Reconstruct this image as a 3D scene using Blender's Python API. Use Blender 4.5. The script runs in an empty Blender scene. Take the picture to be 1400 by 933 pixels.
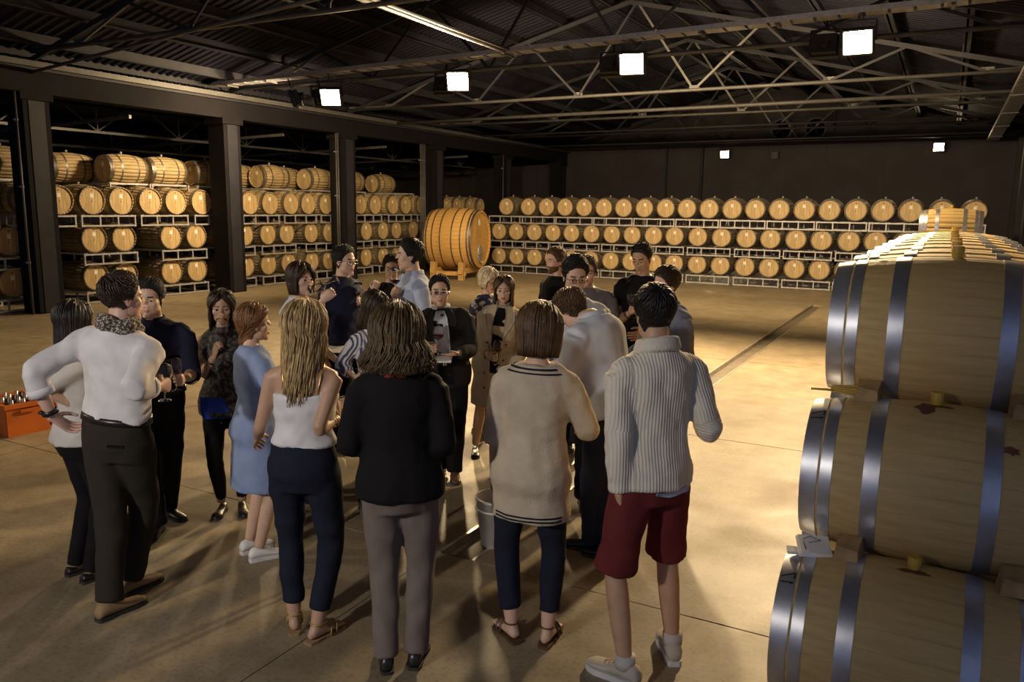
import bpy, math, random
import numpy as np
from mathutils import Vector, Matrix
from mathutils.bvhtree import BVHTree

SC = bpy.context.scene
COL = SC.collection
PI = math.pi
rnd = random.Random(7)

# ------------------------------------------------------------------ camera
CAM_H = 2.13
FPX = 1085.0
YAW, PITCH, ROLL = (math.radians(a) for a in (28.45, 9.54, 0.73))
fw = np.array([-math.sin(YAW)*math.cos(PITCH), math.cos(YAW)*math.cos(PITCH), -math.sin(PITCH)])
r0 = np.array([math.cos(YAW), math.sin(YAW), 0.0])
u0 = np.cross(r0, fw)
RT = math.cos(ROLL)*r0 + math.sin(ROLL)*u0
UP = -math.sin(ROLL)*r0 + math.cos(ROLL)*u0
CPOS = np.array([0, 0, CAM_H])
GND = np.array([-math.sin(YAW), math.cos(YAW), 0.0])       # viewing direction along the floor
camd = bpy.data.cameras.new('camera'); cam = bpy.data.objects.new('camera', camd); COL.objects.link(cam)
camd.sensor_width = 36.0; camd.lens = FPX/1400*36.0; camd.clip_end = 200
M = Matrix.Identity(4)
for i in range(3):
    M[i][0] = RT[i]; M[i][1] = UP[i]; M[i][2] = -fw[i]; M[i][3] = CPOS[i]
cam.matrix_world = M
SC.camera = cam
# ------------------------------------------------------------------ world: dusk daylight through the open side behind the camera
W = bpy.data.worlds.new('world'); SC.world = W; W.use_nodes = True
bg = W.node_tree.nodes['Background']; bg.inputs[0].default_value = (0.36, 0.47, 0.86, 1); bg.inputs[1].default_value = 0.27
SC.view_settings.view_transform = 'Standard'; SC.view_settings.look = 'None'
SC.view_settings.exposure = 0.0; SC.view_settings.gamma = 1.0; SC.view_settings.use_curve_mapping = False
LAMP_COL = (1.0, 0.72, 0.39)
# x, y, z of the floodlight heads, the point each is aimed at, and its power in watts
FLOODS = [((-11.8, 13.55, 4.42), (-8.0, 5.5, 0.2), 600),
          ((-8.6, 13.55, 4.55), (-4.8, 5.0, 0.4), 1500),
          ((-5.05, 13.55, 4.62), (-3.2, 4.2, 0.5), 2600),
          ((-1.45, 13.55, 4.68), (-1.7, 4.5, 0.5), 3000)]
BACKF = [((-12.25, 13.75, 4.42), (-19.0, 15.5, 2.0), 850),
         ((-9.05, 13.75, 4.50), (-10.5, 23.5, 1.4), 1500),
         ((-5.5, 13.75, 4.62), (-6.5, 23.5, 1.4), 1500),
         ((-1.95, 13.75, 4.68), (-2.2, 23.5, 1.4), 1500),
         ((-12.6, 13.3, 4.38), (-18.0, 9.5, 2.0), 700)]
FILLF = [((-3.0, -2.6, 3.1), (-3.2, 4.0, 1.4), 540, 60, (1.0, .93, .86), 'added unseen fill lamp on a tall stand shining on the backs of the crowd'),  # fill lamp added out of view to light the crowd's backs
         ((-9.6, 0.6, 3.9), (-3.4, 5.3, 1.4), 580, 44, (1.0, .80, .52), 'added unseen fill lamp on a tall stand shining across from the column side')]  # second added fill lamp, outside the frame, to brighten the faces
WALLF = [((-8.1, 32.6, 4.35), (-7.5, 20, 0.5), 180), ((-0.55, 32.6, 4.45), (-1.0, 20, 0.5), 180)]

def ray(x, y): return fw*FPX + RT*(x-700) + UP*(466.5-y)
def onz(x, y, z=0.0):
    d = ray(x, y); return CPOS + d*((z-CAM_H)/d[2])
def onx(x, y, X):
    d = ray(x, y); return CPOS + d*(X/d[0])
def ony(x, y, Y):
    d = ray(x, y); return CPOS + d*(Y/d[1])
def ond(x, y, D):
    d = ray(x, y); return CPOS + d*(D/(d@GND))

# ------------------------------------------------------------------ materials
MATS = {}
def mat(name, col, rough=0.7, metal=0.0, var=0.12, scale=8.0, bump=0.0, bscale=60.0, stretch=None, island=0.0,
        col2=None, thr=None, spec=0.5, emit=None, sheen=0.0):
    if name in MATS: return MATS[name]
    m = bpy.data.materials.new(name); m.use_nodes = True; nt = m.node_tree; N = nt.nodes; L = nt.links
    b = N['Principled BSDF']; b.inputs['Roughness'].default_value = rough; b.inputs['Metallic'].default_value = metal
    b.inputs['Specular IOR Level'].default_value = spec
    if sheen: b.inputs['Sheen Weight'].default_value = sheen
    tc = N.new('ShaderNodeTexCoord'); mp = N.new('ShaderNodeMapping'); L.new(tc.outputs['Object'], mp.inputs[0])
    if stretch: mp.inputs['Scale'].default_value = stretch
    nz = N.new('ShaderNodeTexNoise'); nz.inputs['Scale'].default_value = scale; nz.inputs['Detail'].default_value = 5
    L.new(mp.outputs[0], nz.inputs['Vector'])
    mx = N.new('ShaderNodeMix'); mx.data_type = 'RGBA'
    c1 = [max(0, c*(1-var)) for c in col]; c2 = list(col2) if col2 else [min(1, c*(1+var)) for c in col]
    mx.inputs[6].default_value = (*c1, 1); mx.inputs[7].default_value = (*c2, 1)
    rp = N.new('ShaderNodeValToRGB'); t0, t1 = thr if thr else (0.3, 0.7)
    rp.color_ramp.elements[0].position = t0; rp.color_ramp.elements[1].position = t1
    L.new(nz.outputs['Fac'], rp.inputs[0]); L.new(rp.outputs[0], mx.inputs[0])
    out = mx.outputs[2]
    if island:
        g = N.new('ShaderNodeNewGeometry'); mr = N.new('ShaderNodeMapRange')
        mr.inputs[3].default_value = 1-island; mr.inputs[4].default_value = 1+island
        L.new(g.outputs['Random Per Island'], mr.inputs[0])
        vm = N.new('ShaderNodeVectorMath'); vm.operation = 'SCALE'
        L.new(out, vm.inputs[0]); L.new(mr.outputs[0], vm.inputs[3]); out = vm.outputs[0]
    L.new(out, b.inputs['Base Color'])
    if bump:
        n2 = N.new('ShaderNodeTexNoise'); n2.inputs['Scale'].default_value = bscale; n2.inputs['Detail'].default_value = 4
        L.new(mp.outputs[0], n2.inputs['Vector'])
        bp = N.new('ShaderNodeBump'); bp.inputs['Strength'].default_value = bump; bp.inputs['Distance'].default_value = 0.01
        L.new(n2.outputs['Fac'], bp.inputs['Height']); L.new(bp.outputs[0], b.inputs['Normal'])
    if emit:
        b.inputs['Emission Color'].default_value = (*emit[0], 1); b.inputs['Emission Strength'].default_value = emit[1]
    MATS[name] = m
    return m

def stripe_mat(name, ca, cb, period, axis=0, duty=0.5, rough=0.8, ribs=False, ys=None):
    """cloth with stripes or ribs laid out in the garment's own coordinates (attribute gc)"""
    if name in MATS: return MATS[name]
    m = bpy.data.materials.new(name); m.use_nodes = True; nt = m.node_tree; N = nt.nodes; L = nt.links
    b = N['Principled BSDF']; b.inputs['Roughness'].default_value = rough
    at = N.new('ShaderNodeAttribute'); at.attribute_name = 'gc'
    sp = N.new('ShaderNodeSeparateXYZ'); L.new(at.outputs['Vector'], sp.inputs[0])
    mu = N.new('ShaderNodeMath'); mu.operation = 'MULTIPLY'; mu.inputs[1].default_value = 2*PI/period
    L.new(sp.outputs[axis], mu.inputs[0])
    si = N.new('ShaderNodeMath'); si.operation = 'SINE'; L.new(mu.outputs[0], si.inputs[0])
    mr = N.new('ShaderNodeMapRange'); L.new(si.outputs[0], mr.inputs[0])
    if ribs: mr.inputs[1].default_value = -1; mr.inputs[2].default_value = 1
    else:
        k = 1-2*duty; mr.inputs[1].default_value = k-0.15; mr.inputs[2].default_value = k+0.15
    mx = N.new('ShaderNodeMix'); mx.data_type = 'RGBA'
    mx.inputs[6].default_value = (*ca, 1); mx.inputs[7].default_value = (*cb, 1)
    L.new(mr.outputs[0], mx.inputs[0]); L.new(mx.outputs[2], b.inputs['Base Color'])
    if ribs:
        bp = N.new('ShaderNodeBump'); bp.inputs['Strength'].default_value = 0.5; bp.inputs['Distance'].default_value = 0.005
        L.new(mr.outputs[0], bp.inputs['Height']); L.new(bp.outputs[0], b.inputs['Normal'])
    MATS[name] = m
    return m

def glass_mat(name, col=(1, 1, 1), rough=0.0, ior=1.3):
    if name in MATS: return MATS[name]
    m = bpy.data.materials.new(name); m.use_nodes = True; b = m.node_tree.nodes['Principled BSDF']
    b.inputs['Base Color'].default_value = (*col, 1); b.inputs['Roughness'].default_value = rough
    b.inputs['Transmission Weight'].default_value = 1.0; b.inputs['IOR'].default_value = ior
    MATS[name] = m
    return m

# ------------------------------------------------------------------ mesh helpers
class MB:
    """collects shapes; build() links them as one mesh object"""
    def __init__(s): s.V = []; s.F = []; s.I = []; s.n = 0
    def add(s, V, F, mi=0):
        V = np.asarray(V, float); s.V.append(V); n = s.n
        s.F += [tuple(i+n for i in f) for f in F]; s.I += [mi]*len(F); s.n += len(V); return s
    def box(s, c, d, mi=0, R=None):
        x, y, z = (k/2 for k in d)
        V = np.array([(a*x, b*y, e*z) for e in (-1, 1) for b in (-1, 1) for a in (-1, 1)])
        if R is not None: V = V@np.asarray(R).T
        return s.add(V+np.asarray(c, float), [(0, 2, 3, 1), (4, 5, 7, 6), (0, 1, 5, 4), (2, 6, 7, 3), (0, 4, 6, 2), (1, 3, 7, 5)], mi)
    def bbox(s, a, b, mi=0):
        a = np.asarray(a, float); b = np.asarray(b, float); return s.box((a+b)/2, np.abs(b-a), mi)
    def bar(s, p, q, w, h, mi=0, up=(0, 0, 1)):
        p = np.asarray(p, float); q = np.asarray(q, float); d = q-p; L = np.linalg.norm(d); d = d/L
        up = np.asarray(up, float)
        if abs(d@up) > 0.98: up = np.array([0, 1.0, 0])
        a = np.cross(up, d); a /= np.linalg.norm(a); b = np.cross(d, a)
        return s.box((p+q)/2, (L, w, h), mi, R=np.stack([d, a, b], 1))
    def tube(s, pts, rad, n=10, mi=0, cap=True):
        V, F = tube(pts, rad, n, cap); return s.add(V, F, mi)
    def lathe(s, prof, n=24, mi=0, org=(0, 0, 0), R=None, closed=False):
        V = []; F = []
        for (r, z) in prof:
            for k in range(n):
                a = 2*PI*k/n; V.append((r*math.cos(a), r*math.sin(a), z))
        m = len(prof)
        for i in range(m-1 if not closed else m):
            j = (i+1) % m
            for k in range(n):
                k2 = (k+1) % n; F.append((i*n+k, i*n+k2, j*n+k2, j*n+k))
        if not closed:
            if prof[0][0] > 1e-5: F.append(tuple(range(n-1, -1, -1)))
            if prof[-1][0] > 1e-5: F.append(tuple((m-1)*n+k for k in range(n)))
        V = np.array(V)
        if R is not None: V = V@np.asarray(R).T
        return s.add(V+np.asarray(org, float), F, mi)
    def mesh(s, name, mats, smooth=False):
        me = bpy.data.meshes.new(name)
        V = np.concatenate(s.V) if s.V else np.zeros((0, 3))
        me.from_pydata(V.tolist(), [], s.F)
        for m in (mats if isinstance(mats, (list, tuple)) else [mats]): me.materials.append(m)
        if any(s.I): me.polygons.foreach_set('material_index', s.I)
        if smooth: me.polygons.foreach_set('use_smooth', [True]*len(me.polygons))
        me.update()
        return me
    def build(s, name, mats, parent=None, smooth=False, loc=None):
        return obj(name, s.mesh(name, mats, smooth), parent, loc)

def tube(pts, rad, n=10, cap=True):
    pts = np.asarray(pts, float); m = len(pts)
    rad = np.broadcast_to(np.asarray(rad, float), (m,)) if np.ndim(rad) < 2 else np.asarray(rad, float)
    T = np.gradient(pts, axis=0); T /= np.linalg.norm(T, axis=1)[:, None]+1e-12
    up = np.array([0, 0, 1.0]) if abs(T[0][2]) < 0.9 else np.array([0, 1.0, 0])
    a = np.cross(up, T[0]); a /= np.linalg.norm(a); V = []
    ang = np.arange(n)*2*PI/n
    for i in range(m):
        a = a-(a@T[i])*T[i]; a /= np.linalg.norm(a)+1e-12; b = np.cross(T[i], a)
        ra, rb = (rad[i], rad[i]) if np.ndim(rad[i]) == 0 else rad[i]
        V.append(pts[i]+np.outer(np.cos(ang)*ra, a)+np.outer(np.sin(ang)*rb, b))
    F = [(i*n+k, i*n+(k+1) % n, (i+1)*n+(k+1) % n, (i+1)*n+k) for i in range(m-1) for k in range(n)]
    if cap: F += [tuple(range(n-1, -1, -1)), tuple((m-1)*n+k for k in range(n))]
    return np.concatenate(V), F

def loft(secs, n=20, cap=True):
    """secs: (centre, axis a, axis b, ra, rb) rings; a x b points along the loft"""
    ang = np.arange(n)*2*PI/n; V = []
    for c, a, b, ra, rb in secs:
        V.append(np.asarray(c)+np.outer(np.cos(ang)*ra, a)+np.outer(np.sin(ang)*rb, b))
    m = len(secs)
    F = [(i*n+k, i*n+(k+1) % n, (i+1)*n+(k+1) % n, (i+1)*n+k) for i in range(m-1) for k in range(n)]
    if cap: F += [tuple(range(n-1, -1, -1)), tuple((m-1)*n+k for k in range(n))]
    return np.concatenate(V), F

def obj(name, me, parent=None, loc=None):
    o = bpy.data.objects.new(name, me); COL.objects.link(o)
    if parent is not None: o.parent = parent
    if loc is not None: o.location = loc
    return o
def tag(o, label=None, cat=None, group=None, kind=None):
    if label: o['label'] = label
    if cat: o['category'] = cat
    if group: o['group'] = group
    if kind: o['kind'] = kind
    return o
def thing(name, label, cat, loc=(0, 0, 0), group=None, kind=None):
    o = bpy.data.objects.new(name, None); COL.objects.link(o); o.location = loc; o.empty_display_size = 0.1
    return tag(o, label, cat, group, kind)
def inst(root, parts, M):
    """copies of shared-mesh parts under a root: parts = [(name, mesh, matrix or None)]"""
    root.matrix_world = M
    for name, me, m in parts:
        c = bpy.data.objects.new(name, me); COL.objects.link(c); c.parent = root
        if m is not None: c.matrix_local = m
def struct(o): o['kind'] = 'structure'; return o

# ================================================================== the setting
XL, XR, YB, YF, XC = -24.0, 1.9, 33.0, -3.0, -15.4
EAVE, RIDGE, XRG = 4.95, 7.1, -6.85
def concrete():
    m = bpy.data.materials.new('polished_concrete'); m.use_nodes = True; nt = m.node_tree; N = nt.nodes; L = nt.links
    b = N['Principled BSDF']; tc = N.new('ShaderNodeTexCoord')
    def noise(sc, det=6, dist=0.0):
        n = N.new('ShaderNodeTexNoise'); n.inputs['Scale'].default_value = sc; n.inputs['Detail'].default_value = det
        n.inputs['Distortion'].default_value = dist; L.new(tc.outputs['Object'], n.inputs['Vector']); return n.outputs['Fac']
    def ramp(f, a, b_, ca, cb):
        r = N.new('ShaderNodeValToRGB'); r.color_ramp.elements[0].position = a; r.color_ramp.elements[1].position = b_
        r.color_ramp.elements[0].color = (*ca, 1); r.color_ramp.elements[1].color = (*cb, 1); L.new(f, r.inputs[0]); return r.outputs[0]
    def mul(a, c):
        x = N.new('ShaderNodeMix'); x.data_type = 'RGBA'; x.blend_type = 'MULTIPLY'; x.inputs[0].default_value = 1
        L.new(a, x.inputs[6]); L.new(c, x.inputs[7]); return x.outputs[2]
    base = ramp(noise(0.55, 8, .6), .32, .7, (.23, .183, .118), (.36, .292, .190))
    c = mul(base, ramp(noise(5, 8), .3, .62, (.72, .70, .66), (1, 1, 1)))
    c = mul(c, ramp(noise(38, 3), .36, .5, (.80, .79, .77), (1, 1, 1)))
    L.new(c, b.inputs['Base Color'])
    L.new(ramp(noise(1.6, 6, .4), .3, .75, (.42,)*3, (.66,)*3), b.inputs['Roughness'])
    bp = N.new('ShaderNodeBump'); bp.inputs['Strength'].default_value = .06; bp.inputs['Distance'].default_value = .01
    L.new(noise(22, 6), bp.inputs['Height']); L.new(bp.outputs[0], b.inputs['Normal'])
    return m
m_conc = concrete()
m_wall = mat('charcoal_wall_paint', (.037, .031, .036), .75, var=.2, scale=1.2, bump=.05, bscale=20)
m_wall2 = mat('charcoal_panel', (.034, .030, .031), .7, var=.2, scale=2)
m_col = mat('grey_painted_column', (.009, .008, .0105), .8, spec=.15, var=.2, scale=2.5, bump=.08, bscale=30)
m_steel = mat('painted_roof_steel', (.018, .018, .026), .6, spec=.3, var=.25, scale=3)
m_galv = mat('galvanised_steel', (.36, .36, .38), .42, metal=.45, var=.2, scale=14)
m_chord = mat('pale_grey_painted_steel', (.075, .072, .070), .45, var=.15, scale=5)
m_sheet = mat('dark_roof_sheet', (.007, .007, .015), .75, spec=.2, var=.25, scale=1.5)
m_joint = mat('dark_joint_filler', (.05, .042, .035), .9)
m_black = mat('black_metal', (.012, .012, .014), .5)
m_dimwall = mat('window_frame_grey', (.45, .47, .5), .5)

# floor: slabs with saw cuts, split by a drain channel
fl = thing('floor', None, None, (0, 0, 0)); struct(fl)
DX0, DX1 = -2.62, -2.36
def slab(x0, x1, y0, y1):
    g = .006
    MB().bbox((x0+g, y0+g, -.12), (x1-g, y1-g, 0)).build('floor_slab', m_conc, fl)
ys = [YF, 3.9, 7.3, 11.4, 15.5, 19.4, 24, 28.5, YB]
xl = [XL, -19.6, -15.3, -11.1, -6.9, DX0]
for j in range(len(ys)-1):
    for i in range(len(xl)-1): slab(xl[i], xl[i+1], ys[j], ys[j+1])
    if 3 < ys[j] < 19.3: slab(DX1, XR, ys[j], ys[j+1])
    else: slab(DX0-.006, XR, ys[j], ys[j+1])
MB().bbox((XL, YF, -.2), (XR, YB, -.124)).build('floor_bed', m_joint, fl)
dr = MB().bbox((DX0, 3.9, -.124), (DX1, 19.4, -.045)).build('drain_channel', mat('drain_channel_concrete', (.13, .105, .075), .6, var=.3, scale=6), fl)
for i, x in enumerate((DX0+.008, DX1-.008)):
    MB().bbox((x-.012, 3.9, -.05), (x+.012, 19.4, .002)).build('drain_edge', mat('worn_steel_edge', (.5, .45, .38), .35, metal=.7, var=.3, scale=9), fl)

def wall(name, a, b): return struct(MB().bbox(a, b).build(name, m_wall))
wall('wall_left', (XL-.2, YF, 0), (XL, YB, 4.2))
wb = wall('wall_back', (XL, YB, 0), (XR, YB+.2, EAVE+.03))
g = MB(); g.add([(XC-.3, YB, EAVE+.03), (XR+.2, YB, EAVE+.03), (XRG, YB, RIDGE+.1), (XC-.3, YB+.2, EAVE+.03), (XR+.2, YB+.2, EAVE+.03), (XRG, YB+.2, RIDGE+.1)],
                [(0, 1, 2), (5, 4, 3), (0, 3, 4, 1), (1, 4, 5, 2), (2, 5, 3, 0)]).build('gable', m_wall, wb)
for i in range(13):       # upright cover strips on the back wall panels
    x = XL+1.2+2.05*i
    MB().box((x, YB-.012, 2.4), (.05, .024, 4.8)).build('panel_joint', m_wall2, wb)
MB().box((-9.1, YB-.07, 2.5), (.12, .14, 5.0)).build('wall_post', m_steel, wb)
MB().box((-10.6, YB-.05, 2.5), (.08, .1, 5.0)).build('wall_post', m_steel, wb)
wr = wall('wall_right', (XR, 2.6, 0), (XR+.2, YB, EAVE+.05))
for i in range(9):
    MB().box((XR-.06, 8.4+2.9*i, 2.35), (.12, .16, 4.7)).build('wall_post', m_steel, wr)
for i, y in enumerate((10.2, 13.4)):
    w = struct(thing('window_%d' % (i+1), None, None, (XR-.02, y, 3.6)))
    MB().box((0, 0, 0), (.05, 1.5, .9)).box((-.01, 0, .0), (.05, .05, .9)).build('window_frame', m_dimwall, w)
    for s in (-1, 1):
        MB().box((-.03, s*.37, 0), (.012, .62, .78)).build('pane', mat('blue_dusk_pane', (.16, .22, .34), .1, var=.1, spec=.7), w)

# columns and the valley beam they carry
COLY = [9.2, 13.85, 18.1, 22.7, 27.5, 32.5, 4.7]
for i, y in enumerate(COLY[:6]):
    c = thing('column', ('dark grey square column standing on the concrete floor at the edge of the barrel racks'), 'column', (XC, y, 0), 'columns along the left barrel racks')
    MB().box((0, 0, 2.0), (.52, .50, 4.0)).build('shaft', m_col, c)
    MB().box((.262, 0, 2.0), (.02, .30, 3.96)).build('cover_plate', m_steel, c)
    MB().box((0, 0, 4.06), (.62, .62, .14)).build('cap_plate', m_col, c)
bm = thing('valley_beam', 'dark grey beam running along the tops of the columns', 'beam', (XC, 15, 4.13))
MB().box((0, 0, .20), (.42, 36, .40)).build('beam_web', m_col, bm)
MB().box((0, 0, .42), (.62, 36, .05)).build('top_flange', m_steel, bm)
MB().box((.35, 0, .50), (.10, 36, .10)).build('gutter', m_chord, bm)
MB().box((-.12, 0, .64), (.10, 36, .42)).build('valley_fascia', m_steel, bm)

# conduits beside columns
for y, n, z1 in ((8.95, 1, 4.1), (17.7, 2, 4.1), (21.9, 4, 4.1), (27.1, 1, 4.1)):
    for k in range(n):
        x = XC+.34; yy = y-.08*k-.18
        p = thing('conduit', 'slim pale vertical conduit running up beside a dark column', 'pipe', (x, yy, 0), 'conduits beside the columns')
        MB().tube([(0, 0, .02), (0, 0, z1)], .022, 8).build('tube', m_chord, p, smooth=True)
        for z in (1.0, 2.4, 3.6): MB().box((-.03, 0, z), (.07, .06, .03)).build('clamp', m_galv, p)

# roof: corrugated sheets on purlins
ceil = struct(thing('ceiling', None, None))
def corrug(xa, za, xb, zb, y0, y1, pitch=.19):
    n = math.ceil((y1-y0)/pitch)+1; ys_ = []
    for i in range(n):
        a = y0+i*pitch
        ys_ += [(a, 0), (a+.06, 0), (a+.085, .03), (a+.165, .03)]
    ys_.append((y0+n*pitch, 0)); V = []; F = []
    for (y, h) in ys_: V += [(xa, y, za+h), (xb, y, zb+h)]
    for i in range(len(ys_)-1): F.append((2*i, 2*i+1, 2*i+3, 2*i+2))
    m = len(V); V2 = V+[(x, y, z+.02) for x, y, z in V]
    return V2, [tuple(reversed(f)) for f in F]+[tuple(k+m for k in f) for f in F]
yb = [YF-.5]+[3, 8, 13, 18, 23, 28]+[YB+.2]
for a, b in zip(yb[:-1], yb[1:]):
    for xa, za, xb, zb in ((XC-.1, EAVE-.05, XRG, RIDGE), (XRG, RIDGE, XR+.2, EAVE), (XC, 4.75, XL-.2, 4.15)):
        V, F = corrug(xa, za, xb, zb, a, b+.03); MB().add(V, F).build('roof_sheet', m_sheet, ceil)
def zroof(x): return EAVE+(RIDGE-EAVE)*(1-abs(x-XRG)/(XRG-XC if x < XRG else XR-XRG))
for k in range(1, 8):
    for sgn, L in ((-1, XRG-XC), (1, XR-XRG)):
        x = XRG+sgn*L*(k-.55)/7; z = zroof(x)-.11
        MB().box((x, 15, z), (.07, 36, .20)).box((x+.05, 15, z-.09), (.10, 36, .02)).build('purlin', m_steel, ceil)
for k in range(4):
    x = XC-1.6-2.1*k; MB().box((x, 15, 4.75-(XC-x)*.07-.10), (.06, 36, .16)).build('purlin', m_steel, ceil)

# roof trusses
def truss(y, zc=4.78, pale=True, which=''):
    t = thing('roof_truss', 'steel lattice roof truss '+which, 'truss', (XRG, y, zc), 'trusses across the hall')
    mm = m_chord if pale else m_steel
    x0, x1 = XC+.25-XRG, XR-.1-XRG
    MB().tube([(x0, 0, 0), (x1, 0, 0)], .038, 8).build('bottom_chord', mm, t, smooth=True)
    for s, xe in ((-1, x0), (1, x1)):
        MB().bar((xe, 0, zroof(XRG+xe)-.30-zc), (0, 0, RIDGE-.30-zc), .06, .09).build('top_chord', m_steel, t)
    n = 6; dx = (x1-x0)/n
    for i in range(n):
        xb = x0+dx*(i+.5)
        MB().box((xb, 0, .04), (.22, .012, .12)).build('gusset', mm, t)
        for s in (-1, 1):
            xt = xb+s*dx*.5; zt = max(.06, zroof(XRG+xt)-.32-zc)
            MB().bar((xb+s*.03, 0, .03), (xt-s*.04, 0, zt), .035, .05).build('web', m_steel if i % 3 else mm, t)
    return t
for y, w in zip((13.85, 18.1, 22.7, 27.5, 32.4), ('just beyond the cable tray with the floodlights', 'fourth from the back wall', 'third from the back wall', 'second from the back wall', 'standing right against the back wall')): truss(y, which=w)
truss(9.2, 4.86, which='before the cable tray with the floodlights')
# tie pipes between the trusses
for y, z in ((20.2, 4.62),):
    tag(MB().tube([(XC+.3, y, z), (XR-.15, y, z+.06)], .045, 10).build('tie_pipe', m_chord, None, True), 'long pale pipe spanning the hall between two roof trusses', 'pipe')
for y, z in ((25.3, 4.66), (30.2, 4.64)):
    tag(MB().tube([(XC+.3, y, z), (XR-.15, y, z+.06)], .03, 8).build('tie_rod', m_chord, None, True), 'thin pale rod spanning the hall near the back wall', 'rod', 'thin tie rods near the back wall')
p1 = np.array([XC+.2, 9.2, 4.5]); p2 = onz(425, 0, 4.6); p2 = p1+(p2-p1)*1.4
tag(MB().tube([p1, p2], .03, 8).build('roof_brace', m_chord, None, True), 'pale brace pipe slanting up from the column beside the orange crates', 'brace')
# cable trays
def tray(name, label, a, b, w, parts=10, m=None):
    a = np.array(a, float); b = np.array(b, float); m = m or m_galv
    t = thing(name, label, 'cable tray', tuple(a)); d = b-a; L = np.linalg.norm(d); d /= L
    side = np.cross((0, 0, 1), d)
    for s in (-1, 1): MB().bar(side*s*w/2+(0, 0, .04), side*s*w/2+d*L+np.array((0, 0, .04)), .012, .08).build('side_rail', m, t)
    n = int(L/.34)
    for k in range(n):
        c = d*(k+.5)*L/n; MB().bar(c-side*(w/2-.004), c+side*(w/2-.004), .30, .008, up=(0, 0, 1)).build('tray_panel', m, t)
    for k in range(parts):
        c = d*(k+.4)*L/parts; MB().bar(c-side*w/2*1.1-np.array((0, 0, .03)), c+side*w/2*1.1-np.array((0, 0, .03)), .05, .03).build('bracket', m_chord, t)
    return t
tray('cable_tray', 'galvanised cable tray crossing the hall above the floodlights', (XC+.3, 13.45, 4.80), (XR-.2, 13.45, 5.10), .30, 14)
tray('cable_tray', 'wide galvanised cable tray running along the right wall, lit blue', (1.08, 1.5, 4.62), (1.08, 32.6, 4.62), .34, 9)
t = MB().tube([(-7.45, 13.4, 4.98), (-7.45, 3.0, 4.98)], .05, 10).tube([(-7.35, 13.4, 4.98), (-7.35, 3.0, 4.98)], .025, 8)
tag(t.build('roof_conduit', m_chord, None, True), 'pale twin conduit joining the cable tray above the floodlights', 'pipe')
# aisle girders behind the columns
def girder(x, z, y0, y1):
    t = thing('lattice_girder', 'slim lattice girder above the barrel racks behind the columns', 'girder', (x, y0, z), 'lattice girders over the racks')
    L = y1-y0
    MB().bar((0, 0, 0), (0, L, 0), .06, .06).build('bottom_chord', m_chord, t)
    MB().bar((0, 0, .55), (0, L, .55), .06, .06).build('top_chord', m_steel, t)
    n = int(L/2.3)
    for k in range(n):
        yy = (k+.5)*L/n
        for s in (-1, 1): MB().bar((0, yy, .02), (0, yy+s*L/n*.33, .54), .03, .03).build('web', m_chord, t)
        MB().bar((0, yy, .02), (0, yy, .54), .04, .04, up=(0, 1, 0)).build('web', m_chord, t)
girder(-18.2, 3.80, 2, 30); girder(-21.0, 3.62, 2, 30)
for y in (11.5, 16.0, 20.4, 25.2):
    tag(MB().bar((XC-.2, y, 3.95), (XL+.1, y, 3.72), .06, .07).build('cross_tie', m_chord), 'thin tie bar crossing over the racks behind the columns', 'tie bar', 'tie bars over the racks')

# wall heater and pipes on the right wall
h = thing('wall_heater', 'dark box heater with bent pipes hung high on the right wall', 'heater', (1.45, 9.6, 4.05))
MB().box((0, 0, 0), (.5, .8, .5)).build('casing', m_black, h)
MB().box((-.26, 0, 0), (.03, .7, .36)).build('grille', m_galv, h)
for k in range(2):
    MB().tube([(-.22, -.3+.5*k, .25), (-.22, -.3+.5*k, .52), (-.1, -.3+.5*k, .62), (.3, -.3+.5*k, .62)], .03, 8).build('pipe', m_galv, h, True)
for k, (x, y) in enumerate(((1.62, 8.6), (1.7, 7.9), (1.74, 12.0))):
    tag(MB().tube([(x, y, .02), (x, y, 4.7)], .035, 8).build('downpipe', m_chord, None, True), 'pale vertical pipe along the right wall behind the pale barrels', 'pipe', 'pipes on the right wall')
# fan panel on the gable
f = thing('fan_panel', 'dark square panel with two round fans on the gable', 'fan panel', (-5.4, YB-.05, 5.25))
MB().box((0, 0, 0), (2.6, .08, 1.0)).build('panel', m_steel, f)
for s in (-1, 1):
    R = [[1, 0, 0], [0, 0, 1], [0, -1, 0]]
    MB().lathe([(.42, 0), (.42, .05), (.34, .05), (.34, .0)], 28, org=(s*.62, -.04, .02), R=np.array([[1, 0, 0], [0, 0, -1], [0, 1, 0]])).build('fan_ring', m_black, f)
    for k in range(5):
        a = k*2*PI/5
        MB().bar((s*.62, -.06, .02), (s*.62+.33*math.cos(a), -.06, .02+.33*math.sin(a)), .02, .12, up=(0, 1, 0)).build('fan_blade', m_wall2, f)
tag(MB().box((0, 0, 0), (.26, .2, .24)).box((0, -.11, 0), (.18, .04, .16)).build('wall_speaker', m_black, None, loc=(-6.2, YB-.12, 4.28)), 'small black loudspeaker box high on the back wall', 'loudspeaker')
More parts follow.
